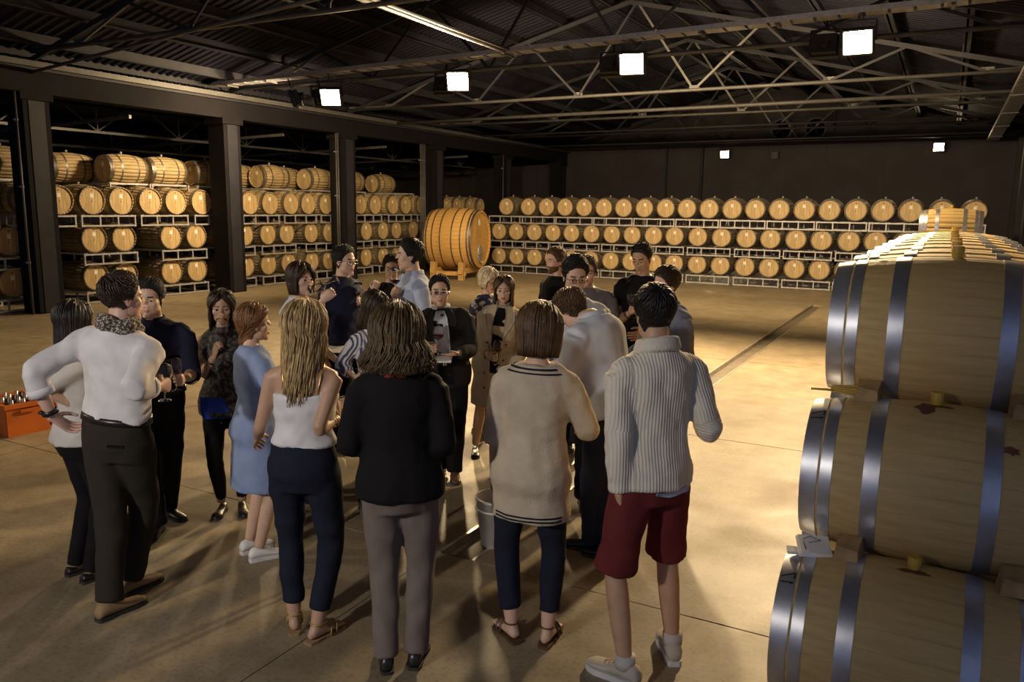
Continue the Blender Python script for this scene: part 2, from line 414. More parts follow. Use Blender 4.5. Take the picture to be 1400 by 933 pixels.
# ------------------------------------------------------------------ lamps
m_lens = mat('hot_lamp_glass', (1, 1, 1), .3, emit=((1.0, .80, .52), 60))
def lookR(d):
    d = np.asarray(d, float); d /= np.linalg.norm(d); a = np.cross(d, (0, 0, 1)); a /= np.linalg.norm(a); b = np.cross(a, d)
    return np.stack([a, d, b], 1)        # columns: right, forward, up
def flood(pos, aim, watt, label, group, size=1.0, spread=120, light=True, blend=.8, col=LAMP_COL, stand=False):
    pos = np.array(pos); d = np.array(aim)-pos; R = lookR(d); s = size
    t = thing('floodlight', label, 'floodlight', tuple(pos), group)
    MB().box((0, -.06*s, 0), (.40*s, .14*s, .34*s), R=None).lathe([(.0, 0), (.10*s, 0), (.10*s, .10*s), (0, .10*s)], 12, org=(0, -.14*s, 0), R=np.array([[1, 0, 0], [0, 0, -1], [0, 1, 0]])).build('housing', m_black, t)
    rim = MB()
    for sx in (-1, 1): rim.box((sx*.215*s, .03*s, 0), (.03*s, .10*s, .40*s))
    for sz in (-1, 1): rim.box((0, .03*s, sz*.185*s), (.40*s, .10*s, .03*s))
    rim.build('rim', m_black, t)
    MB().box((0, .03*s, 0), (.39*s, .012, .34*s)).build('lens', m_lens, t)
    yk = MB()
    for sx in (-1, 1): yk.bar((sx*.25*s, 0, 0), (sx*.25*s, -.02, .30*s), .03*s, .012)
    yk.bar((-.25*s, -.02, .30*s), (.25*s, -.02, .30*s), .03*s, .012); yk.bar((0, -.02, .30*s), (0, -.02, .48*s), .03, .03, up=(0, 1, 0))
    yk.build('yoke', m_steel, t)
    t.matrix_world = Matrix.Translation(pos) @ Matrix([list(R[i])+[0] for i in range(3)]+[[0, 0, 0, 1]])
    if stand:  # invented stand that holds up the added fill lamps
        Ri = R.T; foot = Ri@np.array([0, 0, -pos[2]+.02]); MB().tube([Ri@np.array([0, 0, -.25]), foot], .02, 8).build('fill_stand_pole', m_steel, t, True)
        for k in range(3):
            a = k*2*PI/3; MB().tube([Ri@np.array([0, 0, -pos[2]+.5]), Ri@np.array([.5*math.cos(a), .5*math.sin(a), -pos[2]+.02])], .014, 6).build('fill_stand_leg', m_steel, t, True)
    if light:
        l = bpy.data.lights.new('flood_beam', 'SPOT'); l.energy = watt; l.color = col; l.spot_size = math.radians(spread); l.spot_blend = blend; l.shadow_soft_size = .13*s
        lo = bpy.data.objects.new('flood_beam', l); COL.objects.link(lo); lo.parent = t; lo.location = (0, .11*s, 0); lo.rotation_euler = (PI/2, 0, 0)
    return t
NM = ['over the columns', 'second from the columns', 'third from the columns', 'beside the right wall']
for i, (p, a, w) in enumerate(FLOODS): flood(p, a, w, 'lit floodlight under the cable tray, '+NM[i], 'floodlights shining on the crowd', spread=150)
for i, (p, a, w) in enumerate(BACKF):
    flood(p, a, w, 'floodlight under the cable tray turned towards the barrel racks' if i < 4 else 'floodlight turned towards the racks behind the columns', 'floodlights turned to the racks', .9, 140)
for p, a, w, sp, c, lab in FILLF: flood(p, a, w, lab, None, 1.0, sp, col=c, stand=True)
for i, (p, a, w) in enumerate(WALLF): flood(p, a, w, 'small lit floodlight high on the back wall', 'small floodlights on the back wall', .8, 140)

# ================================================================== barrels and racks
BL, BR, BE = .95, .34, .292
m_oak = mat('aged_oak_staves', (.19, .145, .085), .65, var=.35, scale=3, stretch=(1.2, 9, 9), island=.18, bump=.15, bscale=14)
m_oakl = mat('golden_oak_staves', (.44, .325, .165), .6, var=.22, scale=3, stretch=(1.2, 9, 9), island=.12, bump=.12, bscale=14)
m_head = mat('golden_oak_head', (.50, .36, .175), .55, var=.22, scale=3.0, stretch=(8, 8, 1.2), island=.12, bump=.1, bscale=16)
m_pale = mat('pale_new_oak', (.58, .405, .16), .62, var=.20, scale=2.2, stretch=(1.0, 10, 10), island=.05, bump=.18, bscale=16)
m_hoopd = mat('dull_hoop_steel', (.16, .15, .14), .45, metal=.7, var=.25, scale=9)
m_hoop = mat('galvanised_hoop', (.58, .60, .66), .38, metal=.85, var=.18, scale=10)
m_card = mat('white_card', (.80, .78, .72), .7, var=.05)
m_ink = mat('black_ink', (.02, .02, .02), .7, var=0)
m_bung = mat('grey_silicone_bung', (.32, .30, .28), .5)
m_bungy = mat('amber_silicone_bung', (.55, .36, .05), .45)
m_rack = mat('zinc_rack_steel', (.46, .45, .45), .45, metal=.35, var=.18, scale=8)
m_wedge = mat('rough_timber_wedge', (.36, .23, .10), .75, var=.35, scale=12, bump=.3, bscale=30)
m_stain = mat('wine_stain', (.17, .055, .035), .7, var=.3)
def brad(x, L=BL, R=BR, E=BE): return E+(R-E)*(1-(2*x/L)**2)
def stave_geo(n, seg, L=BL, R=BR, E=BE, th=.026, gap=.0012, only=None):
    mb = MB(); xs = np.linspace(-L/2, L/2, seg+1)
    for k in (range(n) if only is None else [only]):
        a0 = 2*PI*k/n; a1 = 2*PI*(k+1)/n; V = []
        for x in xs:
            r = brad(x, L, R, E); g = gap/r
            am = (a0+a1)/2
            for a, rr in ((a0+g, r), (am, r*1.0015), (a1-g, r), (a1-g, r-th), (a0+g, r-th)): V.append((x, rr*math.sin(a), rr*math.cos(a)))
        F = []
        for i in range(seg):
            for j in range(5):
                F.append((i*5+j, i*5+(j+1) % 5, i*5+5+(j+1) % 5, i*5+5+j))
        m = seg*5; F += [(4, 3, 2, 1, 0), (m, m+1, m+2, m+3, m+4)]
        mb.add(V, F)
    return mb
def hoop_geo(x, w, L=BL, R=BR, E=BE, n=36, th=.003):
    prof = [(x-w/2, brad(x-w/2, L, R, E)), (x+w/2, brad(x+w/2, L, R, E))]
    ring = ((prof[0][0], prof[0][1]-.002), (prof[0][0], prof[0][1]+th), (prof[1][0], prof[1][1]+th), (prof[1][0], prof[1][1]-.002))
    mb = MB()
    for i in range(4):          # each side of the band has its own vertices, so its edges stay crisp
        V = [(xx, r*math.sin(2*PI*k/n), r*math.cos(2*PI*k/n)) for xx, r in (ring[i], ring[(i+1) % 4]) for k in range(n)]
        mb.add(V, [(k, (k+1) % n, n+(k+1) % n, n+k) for k in range(n)])
    return mb
def head_geo(x, r, nb=8, th=.02):
    mb = MB(); w = 2*r/nb
    for k in range(nb):
        y0 = -r+k*w+.0012; y1 = -r+(k+1)*w-.0012; pts = []
        ysn = np.linspace(y0, y1, 5)
        top = [(y, math.sqrt(max(0, r*r-y*y))) for y in ysn]; bot = [(y, -z) for y, z in reversed(top)]
        ring = top+bot; n = len(ring)
        V = [(x-th/2, y, z) for y, z in ring]+[(x+th/2, y, z) for y, z in ring]
        F = [tuple(range(n)), tuple(range(2*n-1, n-1, -1))]+[(i, i+n, (i+1) % n+n, (i+1) % n) for i in range(n)]
        mb.add(V, F)
    return mb
def bung_geo(z, r=.026, h=.05, x=0):
    return MB().lathe([(r*.8, -.01), (r, h*.5), (r*.95, h), (0, h)], 12, org=(x, 0, z))
HX = (-.455, -.405, -.205, .205, .405, .455); HW = (.044, .034, .036, .036, .034, .044)
def barrel_parts(ms, mh, mhead, mb_, label=True, seg=8, HX=HX, HW=HW, gap=.0012, hn=28):
    P = [('staves', stave_geo(24, seg, gap=gap).mesh('barrel_staves', ms, True), None)]
    for x, w in zip(HX, HW): P.append(('hoop', hoop_geo(x, w, n=hn).mesh('barrel_hoop', mh, True), None))
    P.append(('head', head_geo(-.44, .272).mesh('barrel_head', mhead), None)); P.append(('head', head_geo(.44, .272).mesh('barrel_head', mhead), None))
    P.append(('bung', bung_geo(BR).mesh('barrel_bung', mb_), None))
    if label:
        P.append(('label_card', MB().box((-.453, .0, .10), (.004, .075, .085)).mesh('label_card', m_card), None))
        P.append(('stencil_mark', MB().box((-.452, .0, .20), (.003, .05, .022)).mesh('stencil_mark', mat('burnt_mark', (.16, .08, .03), .8)), None))
        P.append(('head_bung', MB().box((-.452, .0, -.02), (.006, .022, .022)).mesh('head_bung', mat('burnt_mark2', (.22, .12, .05), .8)), None))
    return P
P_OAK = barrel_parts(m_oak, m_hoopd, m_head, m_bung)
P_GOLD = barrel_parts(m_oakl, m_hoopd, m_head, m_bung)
P_PALE = barrel_parts(m_pale, m_hoop, m_pale, m_bungy, label=False, seg=16, HW=(.066, .046, .060, .060, .046, .066), HX=(-.441, -.375, -.205, .205, .375, .441), gap=.0003, hn=64)
def barrel(parts, x, y, z, rz, label, group, s=1.0, roll=0.0):
    t = thing('wine_barrel', label, 'barrel', group=group)
    inst(t, parts, Matrix.Translation((x, y, z)) @ Matrix.Rotation(rz, 4, 'Z') @ Matrix.Rotation(roll, 4, 'X') @ Matrix.Scale(s, 4))
    return t
rail = MB().box((0, 0, 0), (.035, 1.28, .035)).mesh('rail', m_rack)
post = MB().box((0, 0, 0), (.030, .030, .25)).mesh('post', m_rack)
crad = MB().box((0, 0, 0), (.98, .03, .04)).mesh('cradle_bar', m_rack)
RP = []
for x in (-.495, .495):
    RP += [('rail', rail, Matrix.Translation((x, 0, -.325))), ('rail', rail, Matrix.Translation((x, 0, -.53)))]
    for y in (-.62, -.21, .21, .62): RP.append(('post', post, Matrix.Translation((x, y, -.4275))))
for y in (-.56, -.16, .16, .56): RP.append(('cradle_bar', crad, Matrix.Translation((0, y, -.315))))
def rack(x, y, z, rz, label, group):
    t = thing('barrel_rack', label, 'rack', group=group); inst(t, RP, Matrix.Translation((x, y, z)) @ Matrix.Rotation(rz, 4, 'Z')); return t
TZ = [.56, 1.365, 2.17, 2.93]
TN = ['bottom', 'middle', 'top']
ORD = ['first', 'second', 'third', 'fourth', 'fifth', 'sixth', 'seventh', 'eighth', 'ninth', 'tenth', 'eleventh', 'twelfth', 'thirteenth', 'fourteenth', 'fifteenth', 'sixteenth', 'seventeenth', 'eighteenth', 'nineteenth', 'twentieth', 'twenty-first', 'twenty-second']
def bay(y):
    i = sum(1 for c in COLY[:6] if y > c)
    return 'before the first column' if i == 0 else 'past the last column' if i == 6 else 'between the %s and %s columns' % (ORD[i-1], ORD[i])
YH = 23.06
BACK = [[682, 705, 730, 755, 781, 807, 834, 862, 892, 921, 952, 984, 1018, 1051, 1086, 1120, 1156, 1194],
        [682, 705, 730, 755, 781, 808, 836, 863, 893, 922, 954, 986, 1020, 1053, 1088, 1123, 1161, 1197, 1238, 1280],
        [692, 725, 751, 774, 799, 824, 853, 877, 906, 938, 969, 1001, 1036, 1067, 1100, 1132, 1168, 1204, 1244, 1288, 1333]]
for k in range(3):
    X = [float(ony(px, (365, 325, 286)[k], YH)[0]) for px in BACK[k]]
    for _ in range(30):
        for i in range(len(X)-1):
            e = .652-(X[i+1]-X[i])
            if e > 0: X[i] -= e/2; X[i+1] += e/2
    for bi, x in enumerate(X):
        barrel(P_OAK, x, YH+.475+rnd.uniform(-.03, .03), TZ[k], PI/2, 'oak barrel, %s from the large cask, on the %s tier of racks along the back' % (ORD[bi], TN[k]),
               'barrels on the %s tier along the back' % TN[k], .955, rnd.uniform(-.12, .12))
    st = 1 if k == 2 else 0
    if k == 2: rack(X[0], YH+.475, TZ[k], PI/2, 'zinc rack at the cask end of the top tier along the back', 'racks under the top tier along the back')
    for i in range(st, len(X), 2):
        xm = (X[i]+X[i+1])/2 if i+1 < len(X) else X[i]+.3
        rack(xm, YH+.475, TZ[k], PI/2, 'zinc rack, %s from the large cask, under the %s tier along the back' % (ORD[i//2+st], TN[k]), 'racks under the %s tier along the back' % TN[k])
XH = -15.85
LEFT = [[8.55, 11.0, 12.9, 14.45, 15.95, 17.6, 19.3, 20.9, 22.5, 24.1, 25.7], [8.55, 11.0, 12.9, 14.45, 15.95, 17.6, 19.3, 20.9, 22.5, 24.1, 25.7, 27.3],
        [8.1, 9.62, 11.0, 12.4, 13.85, 15.35, 16.8, 18.25, 19.8, 21.4, 23.0, 24.6, 26.2]]
for k in range(3):
    for yc in LEFT[k]:
        rack(XH-.475, yc, TZ[k], PI, 'zinc rack under the %s tier of barrels %s' % (('bottom', 'second', 'third')[k], bay(yc)), 'racks under the %s tier behind the columns' % ('bottom', 'second', 'third')[k])
        for s in (-1, 1):
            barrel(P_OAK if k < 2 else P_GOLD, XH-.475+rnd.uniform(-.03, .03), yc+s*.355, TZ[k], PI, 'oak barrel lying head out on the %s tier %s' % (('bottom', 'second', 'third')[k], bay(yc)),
                   'barrels on the %s tier %s' % (('bottom', 'second', 'third')[k], bay(yc)), 1.0, rnd.uniform(-.1, .1))
for x, y in ((-16.35, 9.15), (-16.35, 11.75), (-16.35, 12.80), (-16.35, 14.05), (-16.35, 16.2), (-16.35, 18.0), (-16.35, 19.45), (-17.08, 10.95), (-17.08, 13.45), (-17.08, 15.7), (-17.08, 17.5), (-17.08, 22.0)):
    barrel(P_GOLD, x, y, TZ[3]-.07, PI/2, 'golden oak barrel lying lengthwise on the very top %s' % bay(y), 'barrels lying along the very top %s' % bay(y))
for yc in (9.15, 11.75, 12.80, 14.05, 16.2, 18.0, 19.45, 22.0):
    rack(-16.70, yc, TZ[3]-.07, PI/2, 'zinc rack under lengthwise barrels on the very top %s' % bay(yc), 'racks under the very top barrels %s' % bay(yc))

# pyramid stack of pale barrels on the right
SB = 1.039; PX = -.445+.475*SB; PIT = .718; DZ = .612
stave1 = stave_geo(26, 18, gap=.0003, only=0).mesh('stave', m_pale, False)
P_NEAR = [p for p in P_PALE if p[0] != 'staves']
def staves_of(t):
    for k in range(26):
        c = bpy.data.objects.new('stave', stave1); COL.objects.link(c); c.parent = t; c.matrix_local = Matrix.Rotation(-2*PI*k/26, 4, 'X')
RN = ['floor', 'middle', 'top']
near = []
for tier in range(3):
    for k in range(9):
        y = 3.437+.357*tier+PIT*k; z = .355+DZ*tier; x = PX-.023*(2-tier)+(0 if k == 0 else rnd.uniform(-.02, .02))
        lab = 'pale oak barrel, %s from the stack end, in the %s row of the pyramid stack' % (ORD[k], RN[tier])
        if k == 0: lab = ['pale oak barrel marked 17 at the foot of the stack, booklet on its edge', 'pale oak barrel marked 17 with a wine stain, middle of the stack end', 'pale oak barrel at the top of the stack end, coil of hose under it'][tier]
        t = barrel(P_NEAR if k == 0 else P_PALE, x, y, z, 0, lab, None if k == 0 else 'pale barrels in the %s row of the pyramid stack' % RN[tier], SB, 0.0)
        if k == 0: staves_of(t); near.append(t)
# lettering and stains on the near barrels
def on_barrel(x, a, off=.004):     # local point of a barrel at axial x and angle a (0 = top, pi/2 = towards the camera side -y)
    r = brad(x)+off; return (x, -r*math.sin(a), r*math.cos(a))
def number17(parent, x, a, size):
    """the figures 1 and 7 painted on a hoop, reading round the barrel"""
    def pt(u, v): return on_barrel(x+v*size, a-u*size/brad(x), .0042)
    for st in ([(-.42, .22), (-.30, .5), (-.30, -.5)], [(.0, .5), (.55, .5), (.18, -.5)]):
        mb = MB()
        for (u0, v0), (u1, v1) in zip(st[:-1], st[1:]):
            d = np.array([u1-u0, v1-v0]); L = np.linalg.norm(d); nn = np.array([-d[1], d[0]])/L*.06; n = 5; V = []
            for k in range(n+1):
                q = np.array([u0, v0])+d*k/n; V += [pt(*(q+nn)), pt(*(q-nn))]
            mb.add(V, [(2*k, 2*k+1, 2*k+3, 2*k+2) for k in range(n)])
        mb.build('number_mark', m_ink, parent)
number17(near[1], -.441, .50, .052); number17(near[0], -.441, .55, .052)
def stain(parent, x, a, w, h, seed):
    r_ = random.Random(seed); n = 14; V = [on_barrel(x, a, .0026)]
    for k in range(n):
        q = 2*PI*k/n; f = r_.uniform(.6, 1.15); V.append(on_barrel(x+w*f*math.cos(q), a+h*f*math.sin(q), .0026))
    MB().add(V, [(0, 1+k, 1+(k+1) % n) for k in range(n)]).build('wine_stain', m_stain, parent)
stain(near[1], -.04, .22, .045, .16, 3); stain(near[1], .03, .12, .05, .05, 4); stain(near[2], -.285, .25, .02, .05, 5)
stain(near[0], .0, .10, .06, .06, 6); stain(near[1], .26, .75, .03, .07, 8)
# timber wedges in the valleys between the rows
def wedge(x, y, z, rz, label):
    V = [(-.05, -.06, 0), (.05, -.06, 0), (.06, .05, 0), (-.055, .05, 0), (-.04, -.035, .06), (.045, -.045, .052), (.05, .05, .085), (-.045, .05, .08)]
    o = MB().add(V, [(3, 2, 1, 0), (4, 5, 6, 7), (0, 1, 5, 4), (1, 2, 6, 5), (2, 3, 7, 6), (3, 0, 4, 7)]).build('timber_wedge', m_wedge, None, loc=(x, y, z)); o.rotation_euler = (0, 0, rz)
    return tag(o, label, 'wedge', 'timber wedges between the stacked barrels')
for tier in (1, 2):
    y0 = 3.437+.357*tier-.355-.0; zt = .355+DZ*(tier-1)
    for dx in (-.30, .30):
        xx = PX+dx; rr = brad(dx/SB)*SB
        wedge(xx, y0+.02, zt+rr-.002, .15*dx, 'rough timber wedge pushed between the top and middle pale barrels' if tier == 2 else 'rough timber wedge pushed between the middle and floor pale barrels')
# far single barrel on its own small stack beyond the pyramid
bt = thing('rack_base', 'raised steel base frame carrying pale barrels beyond the pyramid stack', 'rack base', (.03, 15.6, 0))
for sx in (-.36, .36):
    MB().box((sx, 0, .30), (.06, 2.3, .08)).build('rail', m_rack, bt)
    for yy in (-1.1, 1.1): MB().box((sx, yy, .13), (.06, .06, .26)).build('post', m_rack, bt)
for y, z in ((14.9, .675), (15.6, .675), (16.3, .675), (15.25, 1.275), (15.95, 1.275), (15.6, 1.875)):
    barrel(P_PALE, .03, y, z, 0, 'pale oak barrel on the raised base beyond the pyramid stack' if z < 1.8 else 'single pale barrel crowning the far stack in front of the back racks', None if z > 1.8 else 'pale barrels on the raised base', 1.0)

# large oval cask
p = onz(655, 381); cz = 1.18
fo = thing('large_cask', 'large golden oak cask with steel manhole door on a timber cradle', 'cask')
FL, FR, FE = 1.55, .93, .85
m_cask = mat('warm_oak_cask', (.56, .33, .10), .5, var=.2, scale=2, stretch=(1, 8, 8), island=.14)
fp = []
s1 = stave_geo(44, 10, FL, FR, FE, .05, .0015, only=0).mesh('stave', m_cask, False)
for k in range(44): fp.append(('stave', s1, Matrix.Rotation(-2*PI*k/44, 4, 'X')))
for x, w in ((-.74, .07), (-.65, .05), (-.45, .04), (-.18, .04), (.18, .04), (.45, .04), (.65, .05), (.74, .07)):
    fp.append(('hoop', hoop_geo(x, w, FL, FR, FE, 48, .005).mesh('cask_hoop', m_hoopd, True), None))
hb = head_geo(.70, .81, 12, .04)
fp.append(('head', hb.mesh('cask_head', m_cask), None)); fp.append(('head', head_geo(-.70, .81, 12, .04).mesh('cask_head', m_cask), None))
Rx = np.array([[0, 0, 1], [0, 1, 0], [-1, 0, 0]])
fp.append(('manhole_door', MB().lathe([(0, 0), (.2, 0), (.2, .03), (.16, .04), (0, .05)], 20, R=Rx@np.diag([1.35, .8, 1])).mesh('manhole_door', m_galv, True), Matrix.Translation((.72, .0, -.42))))
fp.append(('tap', MB().tube([(0, 0, 0), (.12, 0, 0), (.14, 0, -.05)], .025, 8).mesh('tap', m_galv, True), Matrix.Translation((.72, 0, -.68))))
fp.append(('door_bar', MB().box((0, 0, 0), (.03, .36, .05)).mesh('door_bar', m_galv), Matrix.Translation((.79, 0, -.42))))
fp.append(('label_card', MB().box((0, 0, 0), (.006, .12, .16)).mesh('cask_card', m_card), Matrix.Translation((.724, .0, .5))))
m_tim = mat('cradle_timber', (.50, .30, .10), .65, var=.25, scale=6)
for x in (-.45, .45):
    fp.append(('cradle_beam', MB().box((0, 0, 0), (.14, 1.7, .16)).mesh('cradle_beam', m_tim), Matrix.Translation((x, 0, -.92))))
    for y in (-.72, .72):
        fp.append(('cradle_leg', MB().box((0, 0, 0), (.16, .18, .52)).mesh('cradle_leg', m_tim), Matrix.Translation((x, y, -cz+.26))))
for y in (-.66, .66): fp.append(('cradle_rail', MB().box((0, 0, 0), (1.1, .10, .12)).mesh('cradle_rail', m_tim), Matrix.Translation((0, y, -1.0))))
n = np.array([math.cos(math.radians(9.6)), math.sin(math.radians(9.6)), 0])
cc = np.array([p[0], p[1], cz])-n*.72
inst(fo, fp, Matrix.Translation(cc) @ Matrix.Rotation(math.radians(9.6), 4, 'Z'))

# ================================================================== people
TMP = bpy.data.scenes.new('scratch')
def remesh(parts, voxel=.011, it=5, fac=.5):
    """one closed surface out of overlapping closed shapes"""
    mb = MB()
    for V, F in parts: mb.add(V, F)
    me = mb.mesh('scratch', [], False); o = bpy.data.objects.new('scratch', me); TMP.collection.objects.link(o)
    m = o.modifiers.new('r', 'REMESH'); m.mode = 'VOXEL'; m.voxel_size = voxel
    if it: s = o.modifiers.new('s', 'SMOOTH'); s.factor = fac; s.iterations = it
    vl = TMP.view_layers[0]; vl.update(); e = o.evaluated_get(vl.depsgraph); em = e.to_mesh()
    n = len(em.vertices); V = np.empty(n*3); em.vertices.foreach_get('co', V); V = V.reshape(-1, 3)
    F = [tuple(p.vertices) for p in em.polygons]
    e.to_mesh_clear(); bpy.data.objects.remove(o); bpy.data.meshes.remove(me)
    return V, F
def vnormals(V, F):
    N = np.zeros_like(V); Q = np.array([f if len(f) == 4 else (*f, f[2]) for f in F])
    n = np.cross(V[Q[:, 2]]-V[Q[:, 0]], V[Q[:, 3]]-V[Q[:, 1]])
    for k in range(4): np.add.at(N, Q[:, k], n)
    return N/(np.linalg.norm(N, axis=1)[:, None]+1e-12)
def folds(V, F, amp, seed, k=38):
    """soft cloth folds pressed into a garment"""
    r_ = np.random.RandomState(seed); h = np.zeros(len(V))
    for i in range(9):
        d = r_.normal(size=3); d[2] *= .55; d /= np.linalg.norm(d)
        h += np.sin(V@d*k*r_.uniform(.5, 1.7)+r_.uniform(0, 6)+1.6*np.sin(V@r_.normal(size=3)*7))
        h += .45*np.sin(V@nrm(r_.normal(size=3))*k*r_.uniform(2.0, 3.0)+r_.uniform(0, 6)+2*np.sin(V@r_.normal(size=3)*9))
    h = h/3.0; h = np.sign(h)*np.abs(h)**1.2
    return V+vnormals(V, F)*(amp*h)[:, None]
nrm = lambda v: v/(np.linalg.norm(v)+1e-12)
ZUP = np.array([0, 0, 1.0])
def sstep(x): x = np.clip(x, 0, 1); return x*x*(3-2*x)

# ---- head: a radial surface carved out of blended shapes (local: faces -Y, left is +X, eyes at z=0)
def smin(a, b, k): h = np.clip(.5+.5*(b-a)/k, 0, 1); return b*(1-h)+a*h-k*h*(1-h)
def smax(a, b, k): return -smin(-a, -b, k)
def ell(p, c, r):
    q = (p-np.array(c))/np.array(r); k0 = np.linalg.norm(q, axis=-1); k1 = np.linalg.norm(q/np.array(r), axis=-1)
    return k0*(k0-1)/(k1+1e-9)
def sph(p, c, r): return np.linalg.norm(p-np.array(c), axis=-1)-r
def cap(p, a, b, ra, rb):
    a = np.array(a); b = np.array(b); ba = b-a; h = np.clip(((p-a)@ba)/(ba@ba), 0, 1)
    return np.linalg.norm(p-a-h[..., None]*ba, axis=-1)-(ra+(rb-ra)*h)
def head_sdf(p, fem):
    P = p.copy(); P[..., 0] = np.abs(P[..., 0])
    jw = .052 if fem else .060
    d = ell(P, (0, .012, .034), (.075, .096, .084))
    d = smin(d, ell(P, (0, -.026, -.043), (jw, .062, .073)), .032)
    d = smin(d, ell(P, (jw*.62, -.01, -.07), (.022, .04, .026)), .025)                    # jaw corner
    d = smin(d, sph(P, (.004, -.073, -.103), .014 if fem else .018), .02)               # chin
    d = smin(d, sph(P, (.043, -.055, -.02), .019), .022)                                 # cheekbone
    if not fem: d = smin(d, cap(P, (.006, -.083, .022), (.042, -.070, .022), .009, .008), .014)  # brow
    d = smax(d, -sph(P, (.033, -.104, .001), .0185), .012)                               # eye socket
    d = smin(d, cap(P, (0, -.088, .012), (0, -.111, -.033), .0065, .0095 if fem else .011), .008)    # nose
    d = smin(d, sph(P, (.0105, -.098, -.037), .0075), .007)
    d = smin(d, cap(P, (0, -.0905, -.060), (.019, -.080, -.064), .0065, .003), .006)       # lips
    d = smin(d, cap(P, (0, -.0890, -.071), (.016, -.080, -.068), .0075, .003), .006)
    return d
def head_r(D, fem):
    lo = np.full(len(D), .03); hi = np.full(len(D), .16)
    for _ in range(22):
        m = (lo+hi)/2; s = head_sdf(D*m[:, None], fem) < 0; lo = np.where(s, m, lo); hi = np.where(s, hi, m)
    return (lo+hi)/2
NLON, NLAT = 84, 64
def head_grid(fem):
    V = [];
    lat = np.linspace(-PI/2, PI/2, NLAT+2)[1:-1]
    for la in lat:
        for k in range(NLON):
            a = 2*PI*k/NLON; V.append((math.cos(la)*math.sin(a), math.cos(la)*math.cos(a), math.sin(la)))
    V += [(0, 0, -1), (0, 0, 1)]; D = np.array(V); r = head_r(D, fem); P = D*r[:, None]
    F = []
    for i in range(NLAT-1):
        for k in range(NLON):
            k2 = (k+1) % NLON; F.append((i*NLON+k, i*NLON+k2, (i+1)*NLON+k2, (i+1)*NLON+k)[::-1])
    b = NLAT*NLON
    for k in range(NLON):
        k2 = (k+1) % NLON; F.append((k, k2, b)); F.append(((NLAT-1)*NLON+k2, (NLAT-1)*NLON+k, b+1))
    return D, P, F
HEADS = {f: head_grid(f) for f in (False, True)}
def hairline(P, high=0.0):
    a = np.degrees(np.abs(np.arctan2(P[:, 0], P[:, 1])))
    return P[:, 2]-np.interp(a, [0, 60, 85, 98, 112, 122, 135, 152, 180], [-.085, -.08, -.055, -.012, -.004, .03, .055, .074+high, .078+high])
def ear(side):
    V = []; F = []; n = 12; m = 8
    for i in range(m+1):
        for k in range(n):
            th = PI*i/m; ph = 2*PI*k/n
            x = .008*math.sin(th)*math.cos(ph); y = .018*math.sin(th)*math.sin(ph)*(1.15 if math.cos(th) > 0 else .8); z = .032*math.cos(th)
            if math.cos(ph) > 0.3: x -= .004*math.sin(th)
            V.append((side*(.076+x), .008+y+z*.2, -.006+z))
    for i in range(m):
        for k in range(n): F.append((i*n+k, i*n+(k+1) % n, (i+1)*n+(k+1) % n, (i+1)*n+k)[::side])
    return V, F
def ball(c, r, n=10, m=7, sc=(1, 1, 1)):
    V = [(c[0]+r*sc[0]*math.sin(PI*i/m)*math.cos(2*PI*k/n), c[1]+r*sc[1]*math.sin(PI*i/m)*math.sin(2*PI*k/n), c[2]+r*sc[2]*math.cos(PI*i/m)) for i in range(m+1) for k in range(n)]
    return V, [(i*n+k, (i+1)*n+k, (i+1)*n+(k+1) % n, i*n+(k+1) % n) for i in range(m) for k in range(n)]

# ---- hands: wrist at the origin, fingers along +X, palm faces -Z, thumb on +Y (a right hand)
def hand_geo(curl, spread=.10, thumb=.5):
    parts = []
    ang = np.arange(14)*2*PI/14
    secs = []
    for x, hw, ht, yo in ((-.02, .024, .017, 0), (.01, .026, .016, .001), (.035, .034, .015, .003), (.065, .040, .0135, .002), (.088, .039, .0115, 0), (.098, .034, .009, 0)):
        secs.append((np.array([x, yo, 0]), np.array([0, 1.0, 0]), np.array([0, 0, 1.0]), hw, ht))
    parts.append(loft(secs, 14))
    for y, L, r, sp in ((.030, .072, .0088, .6), (.0105, .080, .0090, .15), (-.0095, .074, .0086, -.3), (-.029, .058, .0076, -.8)):
        p = np.array([.084, y, 0]); pts = [p.copy()]; a = 0; dirx = sp*spread
        for q, (fl, ca) in enumerate(((.46, .75), (.30, 1.05), (.24, .75))):
            a += ca*curl*1.35; d = np.array([math.cos(a)*math.cos(dirx), math.sin(dirx)*math.cos(a), -math.sin(a)]); p = p+d*L*fl; pts.append(p.copy())
        P = [];
        for q in range(3): P += [pts[q], pts[q]*.5+pts[q+1]*.5]
        P.append(pts[3]); e = pts[3]+nrm(pts[3]-pts[2])*r*.6; P.append(e)
        parts.append(tube(P, [r, r*.97, r, r*.92, r*.95, r*.86, r*.78, r*.35], 10))
    p0 = np.array([.012, .024, -.006]); d1 = nrm(np.array([.72, .62, -.35])); p1_ = p0+d1*.040
    d2 = nrm(np.array([.88, .32-.55*thumb, -.32-.55*thumb])); p2_ = p1_+d2*.032; d3 = nrm(np.array([.90, .12-.7*thumb, -.2-.5*thumb])); p3_ = p2_+d3*.026
    parts.append(tube([p0, p1_, (p1_+p2_)/2, p2_, p3_, p3_+d3*.006], [.014, .0115, .0105, .0105, .0085, .004], 10))
    return remesh(parts, .0036, 3)
HANDS = {'relax': hand_geo(.34, .10, .2), 'grip': hand_geo(.92, .03, .75), 'flat': hand_geo(.10, .12, .1), 'pinch': hand_geo(.66, .05, .8)}

